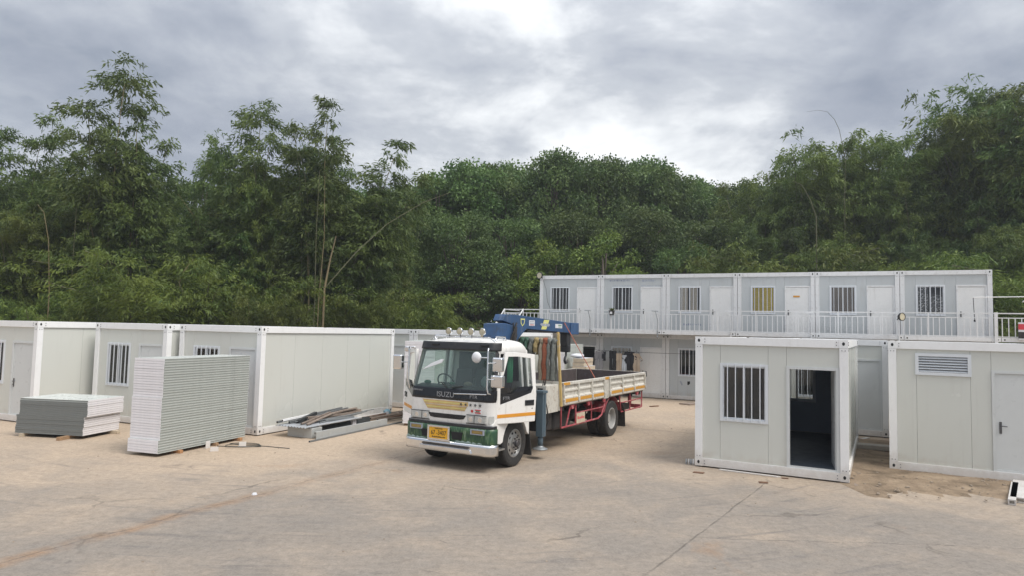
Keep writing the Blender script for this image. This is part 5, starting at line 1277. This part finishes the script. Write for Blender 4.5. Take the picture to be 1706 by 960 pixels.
# loose gravel on the earth patch and along the cabin feet
rg = random.Random(21); gv = MB()
def peb(x, y, r_, z=0.):
    k = len(gv.v); n_ = 5
    for (f_, h_) in ((1, 0), (.8, .55)):
        for j in range(n_):
            a = 2*math.pi*j/n_+x*7; gv.v.append((x+r_*f_*math.cos(a)*rg.uniform(.8, 1.2), y+r_*f_*math.sin(a)*rg.uniform(.8, 1.2), z+r_*h_*rg.uniform(.7, 1.1)))
    for j in range(n_): gv.f.append((k+j, k+(j+1) % n_, k+n_+(j+1) % n_, k+n_+j))
    gv.f.append(tuple(k+n_+j for j in range(n_)))
for _ in range(520):
    x = rg.uniform(6.7, 12.3); y = rg.uniform(12.4-.3*(x-6.5)*.5, 19.5-.45*(x-6.5)); peb(x, y, abs(rg.gauss(.012, .012))+.006, .03)
for _ in range(420):
    x = rg.uniform(-14, 9); y = rg.uniform(7.5, 24); peb(x, y, abs(rg.gauss(.006, .006))+.004, .0)
tag(obj('gravel', gv.mesh('gravel', 'stone')), 'small loose stones scattered over the earth and the yard', 'gravel', kind='stuff')

# ------------------------------------------------------------------ trees
def leaf_mesh(name, C, D, ln, wd_, mat, nrm=None):
    """C centres (n,3), D unit directions (n,3); diamond leaves"""
    n_ = len(C); rnd = rng.normal(size=(n_, 3))
    S = np.cross(D, rnd); S /= np.linalg.norm(S, axis=1, keepdims=True)+1e-9
    l_ = (ln*rng.uniform(.65, 1.25, n_))[:, None]; w_ = (wd_*rng.uniform(.75, 1.25, n_))[:, None]
    V = np.empty((n_, 4, 3)); V[:, 0] = C; V[:, 1] = C+D*l_*.42+S*w_*.5; V[:, 2] = C+D*l_; V[:, 3] = C+D*l_*.42-S*w_*.5
    V[:, 2, 2] -= l_[:, 0]*.12
    me = bpy.data.meshes.new(name); me.vertices.add(n_*4); me.vertices.foreach_set('co', V.reshape(-1))
    me.loops.add(n_*4); me.loops.foreach_set('vertex_index', np.arange(n_*4, dtype=np.int32))
    me.polygons.add(n_); me.polygons.foreach_set('loop_start', np.arange(0, n_*4, 4, dtype=np.int32)); me.polygons.foreach_set('loop_total', np.full(n_, 4, dtype=np.int32))
    me.materials.append(MATS[mat]); me.update(calc_edges=True); me.validate(); return me
def norm(a): return a/(np.linalg.norm(a, axis=-1, keepdims=True)+1e-9)
def bamboo_proto(height, nculm, spread, leaf_from, per_node, fan, droop, mat, ln=.25, wd_=.042, base_r=.6, cul=True, blen=1.2, step=.30, wind=(-.10, 0), plume=.0):
    """list of culm meshes and one foliage mesh, all in metres around the clump's foot"""
    culms = []; CC = []; DD = []
    for k in range(nculm):
        az = rng.uniform(0, 2*math.pi); h_ = height*rng.uniform(.58, 1.0) if k else height
        ln_ = spread*rng.uniform(.15, 1.0)*(1 if k else .3); x0 = base_r*math.sqrt(rng.uniform(0, 1))*np.array([math.cos(az), math.sin(az)])
        dirv = np.array([math.cos(az), math.sin(az)])
        n_ = int(h_/step); t = np.linspace(0, 1, n_)
        nod = droop*rng.uniform(.5, 1.2)
        out = ln_*(t**1.7)+nod*np.clip(t-.72, 0, 1)**2*9
        P = np.stack([x0[0]+dirv[0]*out+wind[0]*h_*t**2, x0[1]+dirv[1]*out+wind[1]*h_*t**2, h_*(t-.30*nod*np.clip(t-.72, 0, 1)**2*6/max(1, h_/9))], 1)
        if cul and k < 12:
            sel = P[::4] if n_ > 8 else P
            culms.append(MB().tube([tuple(p) for p in sel], [max(.006, .042*(1-.85*i/len(sel))) for i in range(len(sel))], 6).mesh('culm', 'culm' if k % 4 else 'culm_dry', True))
        i0 = int(n_*leaf_from)
        i = i0+rng.integers(0, 2)
        while i < n_:
            f_ = t[i]
            # a whorl of sprays: big bunches with gaps between them
            bunch = rng.uniform(.25, 1.9)
            reach = blen*(.62+.62*math.sin(math.pi*min(1, .10+f_*.92))+plume*f_)*(1 if f_ < .93 else .6)
            for _ in range(rng.poisson(per_node*2.0*bunch)):
                a = rng.uniform(0, 2*math.pi); bl = reach*rng.uniform(.35, 1.1)
                bd = np.array([math.cos(a), math.sin(a), rng.uniform(-.1, .75)])
                m_ = max(2, int(bl/.16)); s_ = np.linspace(.3, 1, m_)
                bp = P[i]+bd*bl*s_[:, None]; bp[:, 2] -= .40*bl*s_**2
                q = np.repeat(bp, fan, axis=0)+rng.normal(scale=.085, size=(m_*fan, 3))
                dd = np.tile(bd*np.array([1, 1, 0])*.75, (m_*fan, 1))+rng.normal(scale=.6, size=(m_*fan, 3))+np.array([wind[0]*3, 0, -.5])
                CC.append(q); DD.append(dd)
            i += int(rng.integers(1, 4))
    C = np.concatenate(CC); D = norm(np.concatenate(DD))
    keep = C[:, 2] > .1
    return culms, leaf_mesh('foliage', C[keep], D[keep], ln, wd_, mat)
def broad_proto(height, crown_r, nblob, mat, ln=.17, wd_=.10, per=420):
    br = []; C = []; D = []
    tr_ = MB().tube([(0, 0, 0), (.05, .03, height*.25), (-.05, .08, height*.5), (.05, 0, height*.85)], [.20, .16, .11, .03], 8)
    branches = []
    for k in range(nblob):
        f_ = rng.uniform(.06, 1.0); zz = height*(.22+.74*f_); rad = crown_r*math.sqrt(max(.05, 1-((f_-.42)/.62)**2))*rng.uniform(.35, 1.0)
        a = rng.uniform(0, 2*math.pi); c = np.array([rad*math.cos(a), rad*math.sin(a), zz]); r_ = rng.uniform(.5, 1.05)*crown_r*.30
        n_ = int(per*(r_/(.3*crown_r))**2)
        v = norm(rng.normal(size=(n_, 3))); v[:, 2] = v[:, 2]*.75+.12
        q = c+v*r_*rng.uniform(.45, 1.05, (n_, 1))
        C.append(q); D.append(v*.7+rng.normal(scale=.5, size=(n_, 3))+np.array([0, 0, -.25]))
        if k % 3 == 0: branches.append(MB().tube([(0, 0, max(.5, zz*.55)), tuple(c*np.array([.55, .55, 1])-np.array([0, 0, .5])), tuple(c)], [.07, .04, .015], 5))
    for q in branches: tr_.add(q.v, q.f)
    return tr_.mesh('trunk', 'bark', True), leaf_mesh('crown', np.concatenate(C), norm(np.concatenate(D)), ln, wd_, mat)

BAM = [bamboo_proto(12, 19, 2.3, .10, 2.2, 9, .5, 'leaf_bamboo', ln=.22, wd_=.055, blen=1.3),
       bamboo_proto(12, 18, 1.9, .12, 2.2, 9, .7, 'leaf_bamboo_deep', ln=.22, wd_=.055, blen=1.3),
       bamboo_proto(12, 20, 2.6, .08, 2.2, 9, .9, 'leaf_bamboo_deep', ln=.22, wd_=.055, blen=1.3),
       bamboo_proto(12, 20, 2.4, .10, 2.2, 9, 1.0, 'leaf_bamboo', ln=.23, wd_=.055, blen=1.35, wind=(-.14, 0))]
THIN = [bamboo_proto(12, 5, .5, .56, 2.8, 10, .3, 'leaf_bamboo_deep', ln=.22, wd_=.055, blen=1.0, base_r=.4, wind=(.02, 0), plume=.45),
        bamboo_proto(12, 7, .7, .52, 2.8, 10, .4, 'leaf_bamboo_deep', ln=.22, wd_=.055, blen=.95, base_r=.4, wind=(.03, 0), plume=.35)]
WEEP = [bamboo_proto(6, 22, 2.9, .06, 2.2, 9, 1.6, 'leaf_shrub', ln=.21, wd_=.046, blen=1.3, base_r=.9, step=.25),
        bamboo_proto(6, 22, 2.6, .06, 2.2, 9, 1.2, 'leaf_bamboo', ln=.21, wd_=.046, blen=1.2, base_r=1.1, step=.25)]
BRO = [broad_proto(12, 3.6, 74, 'leaf_tree', ln=.20, wd_=.12), broad_proto(12, 3.3, 70, 'leaf_tree', ln=.20, wd_=.12), broad_proto(12, 4.0, 80, 'leaf_tree', ln=.18, wd_=.11)]
SMALL = broad_proto(7, 2.2, 44, 'leaf_shrub', ln=.17, wd_=.085, per=330)
def place(u, dist): return (u-853)/FPX*dist*1.0
def hgt(u, v, dist): return CAM_H+((480+FPX*math.tan(PITCH)+.0226*(u-853))-v)/FPX*dist
def where(u):
    for lim, tx in ((60, 'the cabin left of the low stack'), (160, 'the gap between the two left-hand cabins'), (290, 'the cabin between the two panel stacks'), (440, 'the front of the cabin at the tall stack'), (560, 'the near half of the blank cabin side'), (665, 'the far half of the blank cabin side'), (760, 'the set-back cabins'),
                    (905, 'the truck and its crane'), (1005, 'the block cabin with the corner lamp'), (1112, 'the block cabin with faded print'), (1230, 'the beige-curtained block cabin'), (1360, 'the yellow-curtained block cabin'), (1500, 'the brown-curtained block cabin'), (1656, 'the end block cabin')):
        if u < lim: return tx
    return 'the railing past the block'
def bam(u, v, dist, pro, label, group, name='bamboo_clump', wsc=1.0, base=12., rot=None, dryc=False):
    h_ = hgt(u, v, dist)
    t = thing(name, label, 'bamboo', (place(u, dist), dist, 0), rot if rot is not None else random.uniform(0, 6.28), group)
    s_ = h_/base; t.scale = (s_*wsc, s_*wsc, s_)
    for c in pro[0]: obj('culm', c, t)
    obj('foliage', pro[1], t); return t
def tree(u, v, dist, pro, label, group, base=12., wsc=1.0, name='broadleaf_tree'):
    h_ = hgt(u, v, dist); t = thing(name, label, 'tree', (place(u, dist), dist, 0), random.uniform(0, 6.28), group)
    s_ = h_/base; t.scale = (s_*wsc, s_*wsc, s_); obj('trunk', pro[0], t); obj('crown', pro[1], t); return t
def size(v): return 'tall' if v < 240 else ('middle-high' if v < 330 else 'lower')
GB = 'bamboo clumps behind the left row of cabins'; GR = 'bamboo clumps behind the two-storey block'; GT = 'broadleaf trees between the bamboo stands'
bam(163, 84, 31, THIN[0], 'tallest slender bamboo with a feathery top above the left row', GB, rot=0)
bam(226, 166, 31.5, THIN[1], 'bamboo with a rounded feathery top next to the tallest slender one', GB, rot=1)
bam(408, 140, 33, THIN[0], 'thin bamboo with a sparse airy top above the tall panel stack', GB, rot=2)
bam(522, 150, 32.5, THIN[1], 'upright bamboo with a full plume and bare pale stems below', GB, rot=3.3)
lean_ = bam(528, 195, 33, THIN[1], 'leaning bamboo with its plume tilted out over the cabins', GB, rot=0, wsc=1.25)
lean_.rotation_euler = (0, R(19), 0)
for (u, v, dd, k, ws_) in ((-60, 200, 33, 0, 1), (8, 175, 32, 1, .9), (85, 215, 33, 2, .8), (150, 250, 35, 3, .8), (218, 215, 33.5, 0, .7), (255, 290, 35, 1, .85), (318, 228, 37, 1, .8), (392, 200, 35, 2, .7), (440, 245, 34, 0, .75), (500, 205, 34.5, 1, .65), (565, 235, 34, 1, .75), (525, 260, 36, 3, .75), (625, 318, 38, 0, .8), (665, 305, 40, 2, .8),
                           (40, 300, 31, 3, .9), (125, 320, 31, 1, .85), (350, 300, 35, 3, .85), (270, 345, 33, 2, .9), (-10, 330, 30.5, 2, .95), (705, 315, 43, 1, .9), (470, 345, 33, 3, .85), (610, 380, 36, 2, .9), (185, 350, 31, 0, .85), (415, 330, 33.5, 1, .85)):
    bam(u, v, dd, BAM[k], size(v)+' leafy bamboo clump rising behind '+where(u), GB, wsc=ws_)
for (u, v, dd, k, ws_) in ((60, 450, 29.2, 1, .8), (250, 372, 30, 0, 1.05), (345, 395, 31, 0, .95), (430, 470, 30.5, 1, .8), (490, 425, 32, 0, .85), (660, 448, 35, 0, 1.1), (585, 470, 33, 1, .8), (725, 475, 38, 0, .9), (150, 470, 29, 1, .8)):
    bam(u, v, dd, WEEP[k], 'low arching bamboo thicket drooping behind '+where(u), 'low arching thickets', base=6., name='bamboo_thicket', wsc=ws_)
for (u, v, dd, k, ws_) in ((-40, 300, 44, 0, 1.1), (60, 290, 45, 1, 1.1), (170, 300, 44, 2, 1.1), (300, 300, 46, 0, 1.1), (410, 290, 44, 1, 1.0), (510, 300, 45, 2, 1.1), (600, 310, 46, 0, 1.1), (690, 320, 48, 1, 1.1), (110, 380, 40, 0, 1.2), (360, 380, 41, 2, 1.2), (560, 380, 42, 1, 1.2), (640, 400, 43, 0, 1.2)):
    tree(u, v, dd, BRO[k], 'dark broadleaf tree behind the bamboo over '+where(u), 'dark trees behind the left bamboo', wsc=ws_)
for (u, v, dd, k, ws_) in ((730, 288, 46, 0, .9), (778, 272, 47, 1, .95), (830, 286, 49, 2, .9), (875, 290, 50, 0, .9), (922, 252, 48, 1, .75), (968, 262, 49, 2, .75), (1010, 266, 49, 1, .7), (1050, 272, 50, 0, .8), (1100, 280, 51, 1, .85), (1150, 300, 54, 2, .9), (1195, 304, 55, 0, .9), (1245, 310, 54, 1, .95), (1010, 300, 55, 2, 1), (900, 305, 54, 1, 1.1), (1300, 305, 56, 0, 1.1), (850, 275, 52, 1, .95), (945, 268, 53, 0, 1), (1030, 262, 53, 2, .95), (1075, 270, 54, 1, 1), (1125, 290, 55, 0, 1), (1215, 300, 57, 2, 1.1), (755, 285, 51, 2, 1), (805, 278, 52, 0, 1), (712, 300, 50, 2, 1),
                           (760, 345, 42, 2, 1), (850, 360, 44, 0, 1.05), (1080, 350, 45, 1, 1), (1170, 365, 46, 0, 1), (960, 345, 46, 2, 1), (800, 400, 41.5, 1, 1.1), (1130, 400, 44, 2, 1.1), (900, 420, 44, 0, 1.2)):
    tree(u, v, dd, BRO[k], ('high-crowned' if v < 300 else 'shorter')+' dark green broadleaf tree in the wood behind '+where(u), GT, wsc=ws_)
tree(1005, 386, 42.5, SMALL, 'small lighter green tree just above the first upper cabins', None, 7., 1.0, 'young_tree')
tree(925, 402, 43, SMALL, 'small bushy tree above the left end of the two-storey block', None, 7., 1.0, 'young_tree')
tree(865, 430, 42, SMALL, 'low bushy tree beside the staircase end of the block', None, 7., 1.0, 'young_tree')
for (u, v, dd, k, ws_) in ((1275, 240, 47, 3, .85), (1345, 185, 46, 3, .85), (1390, 205, 47, 2, .85), (1452, 168, 45, 3, .8), (1505, 235, 46, 1, .9), (1560, 200, 44, 2, .85), (1605, 128, 43, 3, .8), (1668, 85, 42, 3, .8), (1735, 70, 41, 2, .9), (1640, 160, 44, 2, .85), (1310, 262, 48, 1, .9), (1425, 235, 47, 0, .9), (1590, 225, 45, 1, .95), (1690, 170, 43, 1, .9), (1250, 300, 49, 0, .9), (1420, 295, 43, 0, .85), (1530, 300, 42, 0, .85), (1330, 320, 44, 1, .85), (1620, 300, 40, 1, .85), (1710, 260, 38, 0, .85), (1250, 345, 45, 2, .85), (1780, 200, 38, 3, .9), (1480, 340, 44, 3, .9), (1570, 350, 40, 2, .9), (1380, 370, 42, 3, .9), (1670, 340, 37, 3, .85)):
    bam(u, v, dd, BAM[k], size(v)+' arching bamboo clump in the stand behind '+where(u), GR, wsc=ws_)
for (u, v, dd, k, ws_) in ((1240, 395, 43, 1, .9), (1300, 365, 42, 0, 1), (1440, 395, 40, 0, .9), (1515, 420, 39, 1, .8), (1590, 385, 37, 0, 1), (1700, 375, 34, 0, 1), (1690, 465, 32, 1, .7)):
    bam(u, v, dd, WEEP[k], 'low yellow-green bamboo thicket just above the roof over '+where(u), 'thickets above the block roof', base=6., name='bamboo_thicket', wsc=ws_)
for (u, v, dd, k, ws_) in ((1380, 300, 56, 0, 1.1), (1470, 300, 55, 1, 1.1), (1560, 290, 54, 2, 1.1), (1650, 270, 53, 0, 1.1), (1740, 260, 52, 1, 1.1), (1420, 390, 50, 2, 1.2), (1600, 380, 49, 1, 1.2)):
    tree(u, v, dd, BRO[k], 'dark broadleaf tree showing through the bamboo behind '+where(u), 'dark trees behind the right bamboo', wsc=ws_)
# single bare stems the photo shows
def stem(label, pts, r_, mat='culm', sprig=False):
    P = [Vector((place(u, dd), dd, hgt(u, v, dd))) for u, v, dd in pts]
    foot = Vector((P[0].x, P[0].y, 0)); t = thing('lone_bamboo', label, 'bamboo', tuple(foot))
    part('culm', MB().tube([p_-foot for p_ in ([foot]+P if P[0].z > .3 else P)], [r_]+[r_*(1-.8*i/len(P)) for i in range(len(P)-(0 if P[0].z > .3 else 1))], 6), mat, t, True)
stem('long bare bamboo stem slanting far to the right over the thicket', [(540, 480, 29.6), (590, 420, 29.8), (640, 372, 30), (700, 335, 30.2), (745, 318, 30.4)], .028)
stem('thick dry yellow broken bamboo stem among the green ones', [(540, 480, 29.4), (548, 430, 29.4), (556, 392, 29.4)], .05, 'culm_dry')
stem('bare bamboo stem curving over into a thin hook against the sky', [(1410, 330, 40), (1412, 260, 40), (1402, 210, 40), (1394, 192, 40), (1382, 179, 40), (1366, 176, 40), (1347, 179, 40)], .018)
stem('yellow bare bamboo stem standing before the left thicket', [(82, 490, 28.2), (75, 400, 28.2), (64, 352, 28.2), (52, 338, 28.2)], .016, 'culm_dry')
stem('short curved bare stem in front of the right bamboo stand', [(1362, 360, 38), (1352, 330, 38), (1338, 305, 38), (1322, 298, 38)], .03, 'culm')
for k, (u, v) in enumerate(((533, 290), (524, 280), (118, 345))):
    stem('slim pale upright bamboo stem standing in the left stand', [(u+random.uniform(-12, 12), 500, 29.3+.1*k), (u+random.uniform(-5, 5), (v+500)/2, 29.3+.1*k), (u, v, 29.3+.1*k)], .018, 'culm' if k % 3 else 'culm_dry')
for o_ in bpy.data.objects:
    if o_.name.startswith('lone_bamboo') and 'slim pale' in o_['label']: o_['group'] = 'slim stems in the left stand'

# damp hazy air over the yard and the wood
hz = MB().box(-120, 120, -40, 130, -1.0, 27.0)
mh, b = new_mat('haze')
pv = b.n('ShaderNodeVolumePrincipled', {'Color': (.86, .91, .97, 1), 'Density': .0009, 'Anisotropy': .1})
b.t.links.new(pv.outputs[0], b.out.inputs['Volume'])
tag(obj('haze', hz.mesh('haze', 'haze')), 'thin damp haze in the air over the yard and wood', 'haze', kind='stuff')
